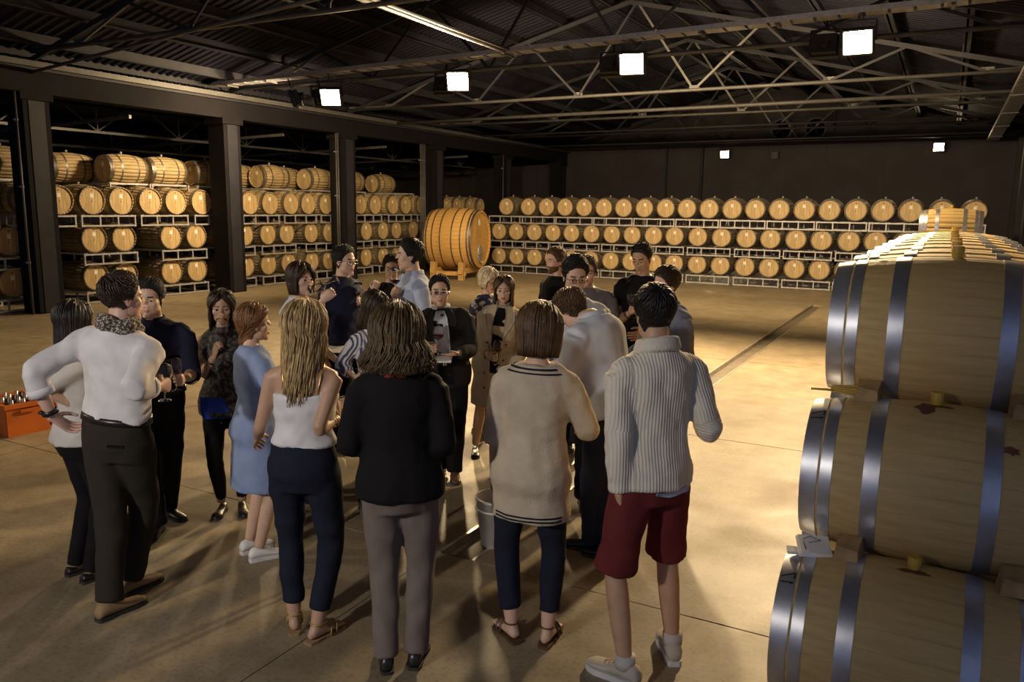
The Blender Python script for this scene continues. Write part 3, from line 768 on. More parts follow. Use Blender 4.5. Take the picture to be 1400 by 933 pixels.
SKIN = {}
def skin(tone):
    c = {'light': (.58, .375, .265), 'tan': (.47, .285, .18), 'warm': (.53, .335, .225), 'pink': (.60, .37, .28)}[tone]
    m = mat('skin_'+tone, c, .5, var=.08, scale=18, bump=.05, bscale=250); m.node_tree.nodes['Principled BSDF'].inputs['Subsurface Weight'].default_value = .08
    m.node_tree.nodes['Principled BSDF'].inputs['Subsurface Radius'].default_value = (.012, .005, .003)
    return m
m_lipm = mat('lips_muted', (.40, .20, .155), .45)
m_lip = mat('lips', (.36, .10, .085), .4); m_white = mat('eye_white', (.62, .60, .56), .25, var=0); m_iris = mat('dark_iris', (.035, .02, .012), .15, var=0)
def hairm(name, c, c2=None): return mat('hair_'+name, c, .52, var=.3, scale=30, island=.35, col2=c2, spec=.35)

def lockgeo(pts, w, th, taper=.25):
    n = len(pts); k = np.linspace(0, 1, n)
    prof = np.minimum(1, .65+k*2)*np.where(k > .55, 1-(1-taper)*((k-.55)/.45)**1.5, 1)
    pts = np.asarray(pts); T = np.gradient(pts, axis=0); T /= np.linalg.norm(T, axis=1)[:, None]+1e-9
    out = pts*np.array([1, 1, .35]); out /= np.linalg.norm(out, axis=1)[:, None]+1e-9
    s = np.cross(T, out); s /= np.linalg.norm(s, axis=1)[:, None]+1e-9; o2 = np.cross(s, T)
    V = np.concatenate([np.stack([pts[i]+s[i]*w*prof[i], pts[i]+o2[i]*th*prof[i], pts[i]-s[i]*w*prof[i], pts[i]-o2[i]*th*prof[i]]) for i in range(n)])
    F = [(i*4+j, i*4+(j+1) % 4, i*4+4+(j+1) % 4, i*4+4+j) for i in range(n-1) for j in range(4)]
    F += [(3, 2, 1, 0), tuple((n-1)*4+j for j in range(4))]
    return V, F
def make_hair(st, fem, seed):
    """hair in head space: a cap over the scalp plus tapered locks"""
    r_ = random.Random(seed); D, P, F = HEADS[fem]; mb = MB()
    high = st.get('high', 0.0); hl = hairline(P, high); T = st.get('thick', .014); top = st.get('top', .010)
    t = (T+top*np.clip(P[:, 2]/.09, 0, 1))*sstep(hl/.035)+.0015
    nz = np.sin(P[:, 0]*90+3*np.sin(P[:, 1]*60+seed))*np.sin(P[:, 1]*80+P[:, 2]*70)
    t = t*(1.0 if st.get('len', 0) else .72)
    C = P+D*(t+.0025*nz*sstep(hl/.03))[:, None]
    keep = [f for f in F if min(hl[list(f)]) > -.002]
    mb.add(C, keep)
    long = st.get('len', 0); n = st.get('n', 300); g = (math.sqrt(5)-1)/2; dirs = []
    for i in range(n*3):
        z = 1-2*(i+.5)/(n*3); a = 2*PI*i*g; dirs.append((math.sqrt(1-z*z)*math.sin(a), math.sqrt(1-z*z)*math.cos(a), z))
    dirs = np.array(dirs); rr = head_r(dirs, fem); pp = dirs*rr[:, None]; ok = hairline(pp, high) > .008; dirs = dirs[ok]
    amax = math.radians(st.get('amax', 108)); wav = st.get('wave', 0); wn = st.get('wn', 26); part = st.get('part', .0)
    dd = []; meta = []
    for d in dirs:
        if long:
            a0 = math.atan2(d[0]-part*.6*(d[2] > .6), d[1]); e0 = math.asin(d[2]); sg = 1 if (d[0] > part if abs(a0) > 1.2 or d[2] > .7 else a0 > 0) else -1
            a0 = math.atan2(d[0], d[1]); a1 = sg*min(abs(a0) if a0*sg > 0 else .25, amax)*r_.uniform(.94, 1.02)
            if a0*sg < 0: a0 = a0 if abs(a0) < 1 else -a0*0+a0
            if st.get('fringe') and abs(a0) > 2.2 and r_.random() < st['fringe']: a1 = a0; fr = True
            else: fr = False
            nseg = 5; q = []
            for k in np.linspace(0, 1, nseg):
                e = e0+(math.radians(-8 if not fr else 26)-e0)*k if e0 > -.1 else e0-.12*k
                A = a0+(a1-a0)*sstep(k); q.append((math.cos(e)*math.sin(A), math.cos(e)*math.cos(A), math.sin(e)))
            dd.append(q); meta.append((d, fr))
        else:
            cr = nrm(np.array([.0, .55, .84])); fl = st.get('flow', 'out')
            tn = d-cr*(d@cr); tn = nrm(tn)
            if fl == 'back': tn = nrm(np.array([d[0]*.3, 1.0, .25 if d[1] < 0 else -.6]))
            if fl == 'side': tn = nrm(np.array([st.get('dir', 1)*1.0, -.25, -.1])) if d[2] > .45 else tn
            L = st.get('short', .30)*r_.uniform(.7, 1.2); q = []
            for k in np.linspace(0, 1, 4):
                v = nrm(d+(tn-d*(tn@d))*L*k); q.append(tuple(v))
            dd.append(q); meta.append((d, False))
    flat = np.array([v for q in dd for v in q]); R = head_r(flat, fem); i0 = 0
    for q, (d, fr) in zip(dd, meta):
        m = len(q); v = np.array(q); r1 = R[i0:i0+m]; i0 += m; k = np.linspace(0, 1, m)
        rv = r_.uniform(-.5, 1)
        if long:
            off = T*.9+top*np.clip(v[:, 2], 0, 1)+.006*k+rv*st.get('vol', .008)
            pts = v*(r1+off)[:, None]
            if not fr:
                e = pts[-1]; a1_ = math.atan2(e[0], e[1]); hz = nrm(np.array([e[0], e[1], 0])); L = long*(r_.uniform(.78, 1.07) if st.get('rag', 1) else r_.uniform(.94, 1.02))-(-e[2]); L = max(L, .01); L *= 1+st.get('vee', 0)*(math.cos(a1_)-.35); ns = max(3, int(L/.03))
                tuck = st.get('tuck', 0); fl_ = st.get('flare', 0); ph = r_.uniform(0, 6)
                tail = []
                for j in range(1, ns+1):
                    s = j/ns; inn = -tuck*s*s+fl_*s
                    w_ = wav*math.sin(wn*L*s+ph); w2 = wav*math.cos(wn*L*s+ph)
                    if st.get('gather') is not None:
                        gx, gy = st['gather']; tgt = np.array([gx+rv*.012, gy+rv*.01, e[2]-L*s]); b = e+np.array([0, 0, -L*s]); bb = b+(tgt-b)*min(1, s*2.2)
                    else: bb = e+np.array([0, 0, -L*s])+hz*inn
                    tg = np.cross(hz, ZUP); tail.append(bb+tg*w_+hz*w2*.7)
                pts = np.concatenate([pts, np.array(tail)])
            w = st.get('w', .010)*r_.uniform(.7, 1.3)
            if wav and len(pts) > 5: pts[2:5] += np.array([math.sin(rv*9), math.cos(rv*7), 0])*wav*.4
            V, F2 = lockgeo(pts, w, w*.55, .3)
        else:
            off = T*.85+top*np.clip(v[:, 2], 0, 1)*1.0+st.get('lift', .008)*k*(1+rv)*(.4+.8*np.clip(v[:, 2], 0, 1))
            fade = sstep((hairline(v*r1[:, None], high)+.01)/.045); pts = v*(r1+off*fade)[:, None]
            if wav: pts = pts+np.random.RandomState(int(abs(d[0]*1e5)) % 9999).normal(size=pts.shape)*wav*k[:, None]
            w = st.get('w', .0058)*r_.uniform(.7, 1.2); V, F2 = lockgeo(pts, w, w*.5, .2)
        mb.add(V, F2)
    if st.get('bun'):
        c = st['bun']; V, F2 = ball((0, .0, 0), 1, 14, 10); V = np.array(V)*np.array(c[1])+np.array(c[0]); mb.add(V, F2)
    return mb

TZB = .84
TOR = {False: [(.80, .150, .098, 0), (.88, .168, .116, -.008), (.95, .168, .112, -.008), (1.03, .155, .104, 0), (1.10, .147, .098, .004), (1.20, .156, .106, .006), (1.30, .173, .114, .004), (1.37, .180, .110, -.004), (1.415, .163, .096, -.010), (1.45, .112, .074, -.014), (1.485, .064, .060, -.012)],
       True: [(.80, .150, .100, 0), (.88, .172, .122, -.012), (.95, .168, .114, -.010), (1.03, .146, .098, 0), (1.10, .122, .087, .004), (1.20, .133, .100, .010), (1.27, .146, .118, .020), (1.33, .150, .108, .010), (1.38, .148, .092, -.002), (1.42, .124, .078, -.010), (1.45, .088, .062, -.014), (1.485, .052, .052, -.012)]}
ALLP = {}
class Fig: pass

def person(key, label, H, fem, tone, feet, head, face, hyaw=0, hpitch=0, htilt=0, hd=0.0, arms=None, footyaw=(0, 0), build=1.0,
           hair=None, hcol=None, seed=1, feetpx=None, side=0.0, group='people at the tasting', pelv=(0, 0), depthpos=None, hipdrop=0.0, hoff=(0, 0)):
    g = Fig(); s = H/1.75; g.s = s; g.fem = fem; g.H = H; g.seed = seed; g.tone = tone
    # feet: list of one or two floor pixels (left, right), or None: stand where the head at this height projects
    if feet is None: p = onz(head[0], head[1], H); root = np.array([p[0], p[1], 0.0])
    elif isinstance(feet[0], tuple): root = (onz(*feet[0])+onz(*feet[1]))/2
    else: root = onz(*feet)
    if depthpos is not None: root = root+GND*depthpos
    tocam = nrm(np.array([root[0], root[1], 0])); rt = np.array([tocam[1], -tocam[0], 0])      # away from camera, picture right
    fa = math.radians(face); f = tocam*math.cos(fa)+rt*math.sin(fa); l = np.array([-f[1], f[0], 0])
    g.root = root; g.f = f; g.l = l; g.depth = root@GND
    P = root+ZUP*(.95*s-hipdrop)+l*pelv[0]+f*pelv[1]; g.P = P
    ht = ond(head[0], head[1], g.depth+hd); u = nrm(ht-P); g.u = u
    L = nrm(l-(l@u)*u); Fr = np.cross(L, u); g.L = L; g.Fr = Fr
    def T(z): return P+(u if z > .95 else ZUP)*(z-.95)*s
    g.T = T
    up2 = nrm(u*.45+ZUP*.55); g.neck = T(1.45)
    hs = .98*(.45+.55*s)*(1.0 if not fem else .97); g.hs = hs
    g.hc = T(1.47)+up2*(.146*s)+Fr*(.020+hoff[0])*s-u*hoff[1]*s
    hy = math.radians(hyaw); hf = f*math.cos(hy)-l*math.sin(hy)                                   # + turns to the person's right
    hp = math.radians(hpitch); hf2 = hf*math.cos(hp)-ZUP*math.sin(hp); hu = nrm(ZUP*math.cos(hp)+hf*math.sin(hp)); hl_ = np.cross(hu, hf2)
    tl = math.radians(htilt); hl2 = hl_*math.cos(tl)+hu*math.sin(tl); hu2 = np.cross(hf2, hl2)
    g.HR = np.stack([hl2, -hf2, hu2], 1)*hs
    w = build; tor = TOR[fem]; g.tor = tor; g.w = w
    shx = (.158 if fem else .188)*w; g.sh = {}
    for nm, sg in (('l', 1), ('r', -1)): g.sh[nm] = T(1.380)+L*sg*(shx-.006)*s-Fr*.010*s
    aw = (.84 if fem else 1.0)*w; g.aw = aw
    # arms: wrist and elbow hint
    g.arm = {}; g.hand = {}
    for nm, sg in (('l', 1), ('r', -1)):
        a = (arms or {}).get(nm, {}); S = g.sh[nm]
        if 'px' in a: Wp = ond(a['px'][0], a['px'][1], g.depth+a.get('d', 0))
        else:
            q = a.get('loc', (.24, .06, .80)); Wp = root+ZUP*q[2]*s+l*sg*q[0]*s+f*q[1]*s+(P-root-ZUP*.95*s)
        l1 = .285*s; l2 = .25*s; v = Wp-S; d = np.linalg.norm(v)
        if d > (l1+l2)*.995: Wp = S+v/d*(l1+l2)*.995; v = Wp-S; d = np.linalg.norm(v)
        if 'epx' in a: pole = ond(a['epx'][0], a['epx'][1], g.depth+a.get('ed', 0))-S
        else: e = a.get('pole', (.35, -.6, -.7)); pole = l*sg*e[0]+f*e[1]+ZUP*e[2]
        dn = v/d; x = (l1*l1-l2*l2+d*d)/(2*d); hgt = math.sqrt(max(0, l1*l1-x*x)); pp = nrm(pole-(pole@dn)*dn)
        E = S+dn*x+pp*hgt; g.arm[nm] = (S, E, Wp)
        hd_ = nrm(Wp-E); m_ = a.get('hand', 'relax')
        if 'hdir' in a: q = a['hdir']; hd_ = nrm(hd_*.3+nrm(l*sg*q[0]+f*q[1]+ZUP*q[2]))
        th = a.get('thumb', 'up' if m_ in ('grip', 'pinch') else 'fwd')
        tv = ZUP if th == 'up' else (f if th == 'fwd' else (l*sg*-1 if th == 'in' else l*sg))
        if abs(tv@hd_) > .92: tv = f if th == 'up' else ZUP
        Y = nrm(tv-(tv@hd_)*hd_); Z = np.cross(hd_, Y); Rm = np.stack([hd_, Y, Z], 1)
        g.hand[nm] = (Wp, Rm, m_, sg)
    # legs
    g.leg = {}; g.foot = {}
    for i, (nm, sg) in enumerate((('l', 1), ('r', -1))):
        hip = P+L*sg*.085*s-ZUP*.035*s
        fy = math.radians(footyaw[i]); fd = f*math.cos(fy)+l*math.sin(fy)
        if feet is not None and isinstance(feet[0], tuple): an = onz(*feet[i])
        else: an = root+l*sg*(.085 if fem else .11)*s
        ank = np.array([an[0], an[1], .085*s])-fd*.045*s
        l1 = .435*s; l2 = .415*s; v = ank-hip; d = np.linalg.norm(v)
        if d > (l1+l2)*.998: hip = ank-v/d*(l1+l2)*.998; v = ank-hip; d = np.linalg.norm(v)
        dn = v/d; x = (l1*l1-l2*l2+d*d)/(2*d); hgt = math.sqrt(max(0, l1*l1-x*x)); pole = fd; pp = nrm(pole-(pole@dn)*dn)
        g.leg[nm] = (hip, hip+dn*x+pp*hgt, ank); g.foot[nm] = (ank, fd)
    # ---------------- body mesh
    parts = []
    parts.append(loft([(T(z)+Fr*yo*s, L, -Fr, hw*s*w*(.85 if z < .9 else 1), hd2*s*w*(.85 if z < .9 else 1)) for z, hw, hd2, yo in tor[1:]], 22))
    nr = (.050 if fem else .060)*s
    parts.append(tube([T(1.42)-Fr*.012*s, T(1.47)-Fr*.008*s, g.hc-up2*.055*s-Fr*.012*s, g.hc-Fr*.012*s], [nr*1.25, nr, nr*.95, nr*.9], 16))
    for nm, sg in (('l', 1), ('r', -1)):
        S, E, Wp = g.arm[nm]
        parts.append(tube([T(1.395)+L*sg*.05*s, S-L*sg*.035*s+u*.004, S+(E-S)*.05], [.045*s*aw, .052*s*aw, .052*s*aw], 14))
        parts.append(tube(bez(S, E, Wp), [r*s*aw for r in (.053, .050, .046, .042, .040, .042, .039, .033, .027, .025)], 14))
        hip, K, A = g.leg[nm]
        parts.append(tube(bez(hip, K, A), [r*s*(.97 if fem else 1)*w for r in (.088, .084, .076, .066, .056, .054, .056, .050, .041, .036)], 16))
    g.bodyparts = parts
    g.o = thing('person', label, 'person', tuple(root), group)
    g.hairst = hair; g.hcol = hcol
    ALLP[key] = g
    return g
def bez(S, E, W):
    o = []
    for k in (0, .25, .5, .75, .93): o.append(S+(E-S)*k)
    for k in (.07, .3, .6, .85, 1.0): o.append(E+(W-E)*k)
    return o
def polyr(pts, t):      # point at fraction t in [0,2] along shoulder-elbow-wrist
    S, E, W = pts
    return S+(E-S)*t if t <= 1 else E+(W-E)*(t-1)

def put(g, name, V, F, m, smooth=True, parent=None, mats=None, midx=None):
    me = bpy.data.meshes.new(name); me.from_pydata((np.asarray(V)-g.root).tolist(), [], F)
    for q in (mats or [m]): me.materials.append(q)
    if midx is not None: me.polygons.foreach_set('material_index', midx)
    if smooth: me.polygons.foreach_set('use_smooth', [True]*len(me.polygons))
    me.update(); return obj(name, me, parent or g.o)
def hw(g, V): return np.asarray(V)@g.HR.T+g.hc

def finish_body(g, foot_bare=(), beard=None, brow=True, smile=False):
    sk = skin(g.tone); s = g.s
    parts = list(g.bodyparts)
    for nm in ('l', 'r'):
        A, fd = g.foot[nm]; sd = np.array([-fd[1], fd[0], 0])
        if nm in foot_bare:
            c = np.array([A[0], A[1], 0])
            secs = []
            for t, w_, z0, z1 in ((-.055, .020, .022, .055), (-.03, .030, .018, .085), (.02, .032, .018, .085), (.07, .036, .018, .062), (.12, .042, .018, .045), (.155, .040, .018, .036), (.178, .026, .018, .030)):
                secs.append((c+fd*t*s+ZUP*((z0+z1)/2*s), sd, ZUP, w_*s, (z1-z0)/2*s))
            parts.append(loft(secs, 14))
    V, F = remesh(parts, .0125, 4); mi = [0]*len(F); Vs = [V]; Fs = list(F); n = len(V)
    def addp(V2, F2, k):
        nonlocal n
        Vs.append(np.asarray(V2)); Fs.extend([tuple(i+n for i in f) for f in F2]); mi.extend(k if isinstance(k, list) else [k]*len(F2)); n += len(V2)
    D, P, HF = HEADS[g.fem]
    cen = np.array([P[list(f)].mean(0) for f in HF]); ids = np.zeros(len(HF), int)
    lip = (np.abs(cen[:, 0]) < .0205-.25*np.abs(cen[:, 2]+.066)) & (np.abs(cen[:, 2]+.0655) < (.0115 if g.fem else .0085)) & (cen[:, 1] < -.07)
    ids[lip] = 1
    ab = np.abs(cen[:, 0]); bz = .0235-.18*np.maximum(0, ab-.035)+.05*np.minimum(ab-.012, .02)
    br = (ab > .012) & (ab < .050) & (np.abs(cen[:, 2]-bz) < (.0036 if g.fem else .0050)) & (cen[:, 1] < -.05)
    if brow: ids[br] = 2
    if beard: ids[((cen[:, 2] < -.045) & (cen[:, 1] < .0) | (np.abs(cen[:, 2]+.052) < .006) & (ab < .03) & (cen[:, 1] < -.05)) & ~lip] = 2
    addp(hw(g, P), HF, [int(i) for i in ids])
    for sd in (1, -1):
        V2, F2 = ear(sd); addp(hw(g, V2), F2, 0)
        V2, F2 = ball((sd*.0325, -.0745, .0005), .0122, 14, 10); V2 = np.array(V2)
        c2 = np.array([V2[list(f)].mean(0) for f in F2]); e = nrm(np.array([0, -1, -.12])); k = [4 if (c-np.array([sd*.0325, -.0745, .0005]))@e > .0100 else 3 for c in c2]
        addp(hw(g, V2), F2, k)
        lid = tube([(sd*(.0325+x), -.0745-.0135*math.cos(x/.013*1.05), .0005+.0062*math.cos(x/.013*1.35)+.001) for x in np.linspace(-.0125, .0125, 7)], .0022, 6); addp(hw(g, lid[0]), lid[1], 2 if g.fem else 0)
    for nm in ('l', 'r'):
        Wp, Rm, pose, sg = g.hand[nm]; V2, F2 = HANDS[pose]; V2 = V2.copy(); F2 = list(F2)
        if sg > 0: V2[:, 2] *= -1; F2 = [f[::-1] for f in F2]
        addp((V2*(.98 if not g.fem else .90)*s)@Rm.T+Wp, F2, 0)
    hm = hairm(*g.hcol) if g.hcol else sk
    put(g, 'body', np.concatenate(Vs), Fs, None, mats=[sk, m_lip if g.fem else m_lipm, hm, m_white, m_iris], midx=mi)
    if g.hairst:
        mb = make_hair(g.hairst, g.fem, g.seed); put(g, 'hair', hw(g, np.concatenate(mb.V)), mb.F, hm)
def grip(g, nm):
    Wp, Rm, pose, sg = g.hand[nm]; x = {'grip': (.100, 0.0, -.030), 'pinch': (.118, .012, -.034)}.get(pose, (.1, 0, -.03))
    return Wp+Rm@np.array([x[0], x[1], x[2]*(1 if sg < 0 else -1)])*g.s

# ---- garments
def torso_parts(g, z0, z1, off, flare=0.0, n=24, extra=None, offd=None, back=0.0):
    tor = g.tor; zs = [t[0] for t in tor]; lev = sorted(set([z0]+[z for z in zs if z0 < z < z1]+[z1]+([z0+.02] if z0 < .78 else [])))
    if z0 < .8: lev = sorted(set(lev+list(np.arange(z0, .8, .08))))
    secs = []
    for z in lev:
        a = np.interp(z, zs, [t[1] for t in tor]); b = np.interp(z, zs, [t[2] for t in tor]); yo = np.interp(z, zs, [t[3] for t in tor])
        k = max(0, (1.05-z))*flare; o = off(z) if callable(off) else off; o2 = (offd(z) if callable(offd) else offd) if offd is not None else o
        secs.append((g.T(z)+g.Fr*yo*g.s, g.L, -g.Fr, (a*g.w+o+k)*g.s, (b*g.w+o2+k*.8)*g.s))
    return loft(secs, n)
def sleeve_parts(g, nm, t1, off, cuff=0.0):
    sg = 1 if nm == 'l' else -1; s = g.s; aw = g.aw; S, E, Wp = g.arm[nm]; arm = g.arm[nm]
    o = []
    o.append(tube([g.T(1.39)+g.L*sg*.05*s, S-g.L*sg*.038*s+g.u*.004, S+(E-S)*.08], [(.044*aw+off)*s, (.053*aw+off)*s, (.055*aw+off)*s], 16))
    ts = [t for t in (0, .15, .35, .6, .85, .97, 1.05, 1.2, 1.45, 1.7, 1.9) if t < t1-.03]+[t1]
    rr = [np.interp(t, [0, .3, .7, 1, 1.3, 1.7, 2], [.054, .050, .044, .043, .042, .034, .028]) for t in ts]
    if len(ts) > 1: o.append(tube([polyr(arm, t) for t in ts], [(r*aw+off*(1 if t < 1.6 else .8)+(cuff if t == ts[-1] else 0))*s for r, t in zip(rr, ts)], 16))
    return o
def gcoords(g, V):
    """garment coordinates: across the body, depth, along the spine or the sleeve"""
    rel = V-g.P; out = np.stack([rel@g.L, rel@g.Fr, rel@g.u], 1)
    for nm in ('l', 'r'):
        S, E, W = g.arm[nm]
        for a, b in ((S, E), (E, W)):
            d = b-a; n = np.linalg.norm(d); d = d/n; t = np.clip((V-a)@d, 0, n); q = V-a-t[:, None]*d; dist = np.linalg.norm(q, axis=1)
            side = nrm(np.cross(d, g.Fr+.01)); m = (dist < .075*g.s) & (np.abs(rel@g.L) > (.13 if not g.fem else .11)*g.s)
            out[m] = np.stack([(q@side), q@np.cross(d, side), t], 1)[m]
    return out
def garment(g, name, parts, m, voxel=.0115, it=5, amp=.003, label=None, k=38):
    V, F = remesh(parts, voxel, it); V = folds(V, F, amp, g.seed*7+len(name), k) if amp else V
    o = put(g, name, V, F, m)
    if m.name.startswith('gc_'):
        at = o.data.attributes.new('gc', 'FLOAT_VECTOR', 'POINT'); at.data.foreach_set('vector', gcoords(g, V).ravel())
    if label: o['label'] = label
    bv = BVHTree.FromPolygons([tuple(v) for v in V], F)
    return o, bv
def top(g, m, name='shirt', hem=.90, sl=1.9, off=.016, slo=.012, flare=.06, neck=1.478, slr=None, amp=.0032, voxel=.0115, offd=None, cuff=.002, k=38):
    parts = [torso_parts(g, hem, neck, off, flare, offd=offd)]
    for nm in ('l', 'r'):
        t1 = sl if nm == 'l' or slr is None else slr
        if t1 > 0: parts += sleeve_parts(g, nm, t1, slo, cuff)
    o, bv = garment(g, name, parts, m, voxel, 9, amp, k=k); g.topo = o; g.topbv = bv; return o
def legparts(g, t1, off, r_end=None, tight=False):
    o = []; s = g.s
    for nm in ('l', 'r'):
        pts = g.leg[nm]; ts = [t for t in (0, .2, .45, .7, .93, 1.07, 1.3, 1.6, 1.85, 1.97) if t < t1-.03]+[t1]
        rr = [np.interp(t, [0, .4, .8, 1, 1.2, 1.6, 2], [.090, .084, .066, .058, .057, .050, .042] if tight else ([.092, .086, .068, .061, .059, .053, .051] if g.fem else [.094, .090, .076, .070, .068, .062, .060]))*(g.w) for t in ts]
        if r_end: rr = [r+(r_end-rr[-1])*max(0, (t-.6)/(t1-.6))**1.2 if t > .6 else r for r, t in zip(rr, ts)]
        o.append(tube([polyr(pts, t) for t in ts], [(r+off)*s for r in rr], 18))
    return o
def bottoms(g, m, name='trousers', t1=2.06, off=.006, waist=1.04, tight=False, r_end=None, amp=.003, k=30):
    parts = [torso_parts(g, .79, waist, .010)]+legparts(g, t1, off, r_end, tight)
    o, bv = garment(g, name, parts, m, .0115, 4, amp, k=k); g.boto = o; g.botbv = bv; return o
def ringband(g, z, h, off, m, name, th=.004, tilt=0):
    tor = g.tor; zs = [t[0] for t in tor]; secs = []
    for zz, o in ((z-h/2, off-.006), (z-h/2, off), (z+h/2, off), (z+h/2, off-.006)):
        a = np.interp(zz, zs, [t[1] for t in tor]); b = np.interp(zz, zs, [t[2] for t in tor]); yo = np.interp(zz, zs, [t[3] for t in tor])
        secs.append((g.T(zz)+g.Fr*yo*g.s, g.L, -g.Fr, (a*g.w+o)*g.s, (b*g.w+o)*g.s))
    V, F = loft(secs, 32, cap=False); return put(g, name, V, F, m)
def shoe(g, nm, kind, m, msole=None):
    A, fd = g.foot[nm]; s = g.s*(1.0 if not g.fem else .93); sd = np.array([-fd[1], fd[0], 0]); c = np.array([A[0], A[1], 0])
    msole = msole or mat('dark_sole', (.03, .025, .02), .7)
    w = 1.0
    def sole(z0, z1, grow=0, heel=0):
        secs = []
        P_ = [(-.075, .020), (-.068, .031), (-.03, .037), (.03, .034), (.08, .041), (.13, .047), (.165, .042), (.19, .028), (.199, .012)]
        V = []; n = len(P_)
        for z in (z0, z1):
            for t, ww in P_: V.append(c+fd*t*s+sd*(ww+grow)*s+ZUP*z*s)
            for t, ww in reversed(P_): V.append(c+fd*t*s-sd*(ww+grow)*s+ZUP*z*s)
        N = 2*n; F = [tuple(range(N-1, -1, -1)), tuple(range(N, 2*N))]+[(i, (i+1) % N, (i+1) % N+N, i+N) for i in range(N)]
        return V, F
    r = put(g, 'shoe' if kind != 'sandal' else 'sandal', *sole(0, .018 if kind != 'sneaker' else .028), msole, smooth=False)
    if kind == 'sandal':
        for t, h in ((.10, .058), (.06, .075)):
            pts = [c+fd*(t+.02*math.sin(q))*s+sd*.043*s*math.cos(q)+ZUP*(.012+h*math.sin(q))*s for q in np.linspace(0, PI, 9)]
            V, F = tube(pts, [(.008*s, .003*s)]*9, 8); put(g, 'strap', V, F, m, parent=r)
        pts = [A+fd*(.035*math.cos(q)+.0)*s+sd*.040*s*math.sin(q)+ZUP*.012*s for q in np.linspace(0, 2*PI, 14)]
        V, F = tube(pts, .005*s, 6); put(g, 'ankle_strap', V, F, m, parent=r)
        return r
    z0 = .014 if kind != 'sneaker' else .024
    prof = {'dress': ((-.072, .026, .060), (-.055, .034, .092), (-.02, .037, .100), (.02, .037, .088), (.06, .039, .070), (.10, .042, .054), (.14, .042, .046), (.17, .036, .040), (.192, .016, .030)),
            'sneaker': ((-.074, .027, .070), (-.055, .036, .100), (-.02, .039, .106), (.02, .039, .096), (.06, .041, .078), (.10, .045, .062), (.14, .046, .055), (.17, .040, .050), (.194, .020, .038)),
            'flat': ((-.070, .024, .050), (-.055, .032, .066), (-.02, .035, .050), (.03, .034, .040), (.08, .038, .042), (.12, .043, .044), (.15, .042, .042), (.175, .033, .036), (.194, .014, .028))}[kind]
    V, F = loft([(c+fd*t*s+ZUP*((z0+h)/2*s), sd, ZUP, ww*s, (h-z0)/2*s) for t, ww, h in prof], 16)
    put(g, 'upper', V, F, m, parent=r)
    if kind == 'sneaker':
        for k in range(4):
            t = .03+.022*k; h = np.interp(t, [p[0] for p in prof], [p[2] for p in prof])
            V, F = tube([c+fd*t*s-sd*.022*s+ZUP*(h-.002)*s, c+fd*(t+.006)*s+ZUP*(h+.006)*s, c+fd*t*s+sd*.022*s+ZUP*(h-.002)*s], .0035*s, 6); put(g, 'lace', V, F, m, parent=r)
    return r
def collar(g, m, h=.036, open_=.25, r=.066, name='collar', drop=.028, back=0.0):
    """folded shirt collar: a stand and an outer leaf falling to points at the front"""
    s = g.s; base = g.T(1.462); up2 = nrm(g.u*.6+ZUP*.4); n = 28; V = []; rr = r*(.86 if g.fem else 1)
    for k in range(n+1):
        a = open_+(2*PI-2*open_)*k/n; c, sn = math.cos(a), math.sin(a); rad = g.Fr*c+g.L*sn; fr = max(0, c)**2
        o = base-g.Fr*.012*s
        V += [o+rad*rr*s+up2*(-.004)*s, o+rad*rr*1.02*s+up2*(h*(1-.35*fr))*s, o+rad*(rr*1.10+.004)*s+up2*(h*(1-.35*fr)+.001)*s, o+rad*(rr*1.30+.026*fr)*s+up2*(-.004-drop*fr)*s, o+rad*(rr*1.26+.026*fr)*s+up2*(-.008-drop*fr)*s]
    F = [(i*5+j, i*5+j+1, i*5+5+j+1, i*5+5+j) for i in range(n) for j in range(4)]
    return put(g, name, V, F, m)
def cast(g, x, z, front=1, off=.004, bv=None):
    """point on the garment at lateral x and spine height z, front or back"""
    bv = bv or g.topbv; o = g.T(z)+g.L*x*g.s+g.Fr*.215*g.s*front; h = bv.ray_cast(Vector(o), Vector(-g.Fr*front))
    if h[0] is None: return g.T(z)+g.L*x*g.s+g.Fr*front*.11*g.s
    return np.array(h[0])+np.array(h[1])*off if np.array(h[1])@g.Fr*front > 0 else np.array(h[0])+g.Fr*front*off
def patch(g, name, rows, m, front=1, off=.005, cols=6, parent=None, bv=None, th=.004):
    """cloth panel laid on the garment: rows = [(z, x0, x1), ...]"""
    V = []; n = cols+1
    for z, x0, x1 in rows:
        for k in range(n): V.append(cast(g, x0+(x1-x0)*k/cols, z, front, off, bv))
    F = [(i*n+j, i*n+j+1, i*n+n+j+1, i*n+n+j) for i in range(len(rows)-1) for j in range(cols)]
    nv = len(V); V = V+[v-g.Fr*front*(off+th) for v in V]; m_ = len(rows)
    edge = [(0, j) for j in range(n)]+[(i, n-1) for i in range(1, m_)]+[(m_-1, j) for j in range(n-2, -1, -1)]+[(i, 0) for i in range(m_-2, 0, -1)]
    E = [i*n+j for i, j in edge]
    F = F+[(E[i], E[(i+1) % len(E)], E[(i+1) % len(E)]+nv, E[i]+nv) for i in range(len(E))]
    return put(g, name, V, F, m, parent=parent or g.topo)
def buttons(g, zs, m, x=0, r=.006, front=1):
    for z in zs:
        c = cast(g, x, z, front, .004); V, F = ball((0, 0, 0), r*g.s, 8, 5); put(g, 'button', np.array(V)*1.0+c, F, m, parent=g.topo)
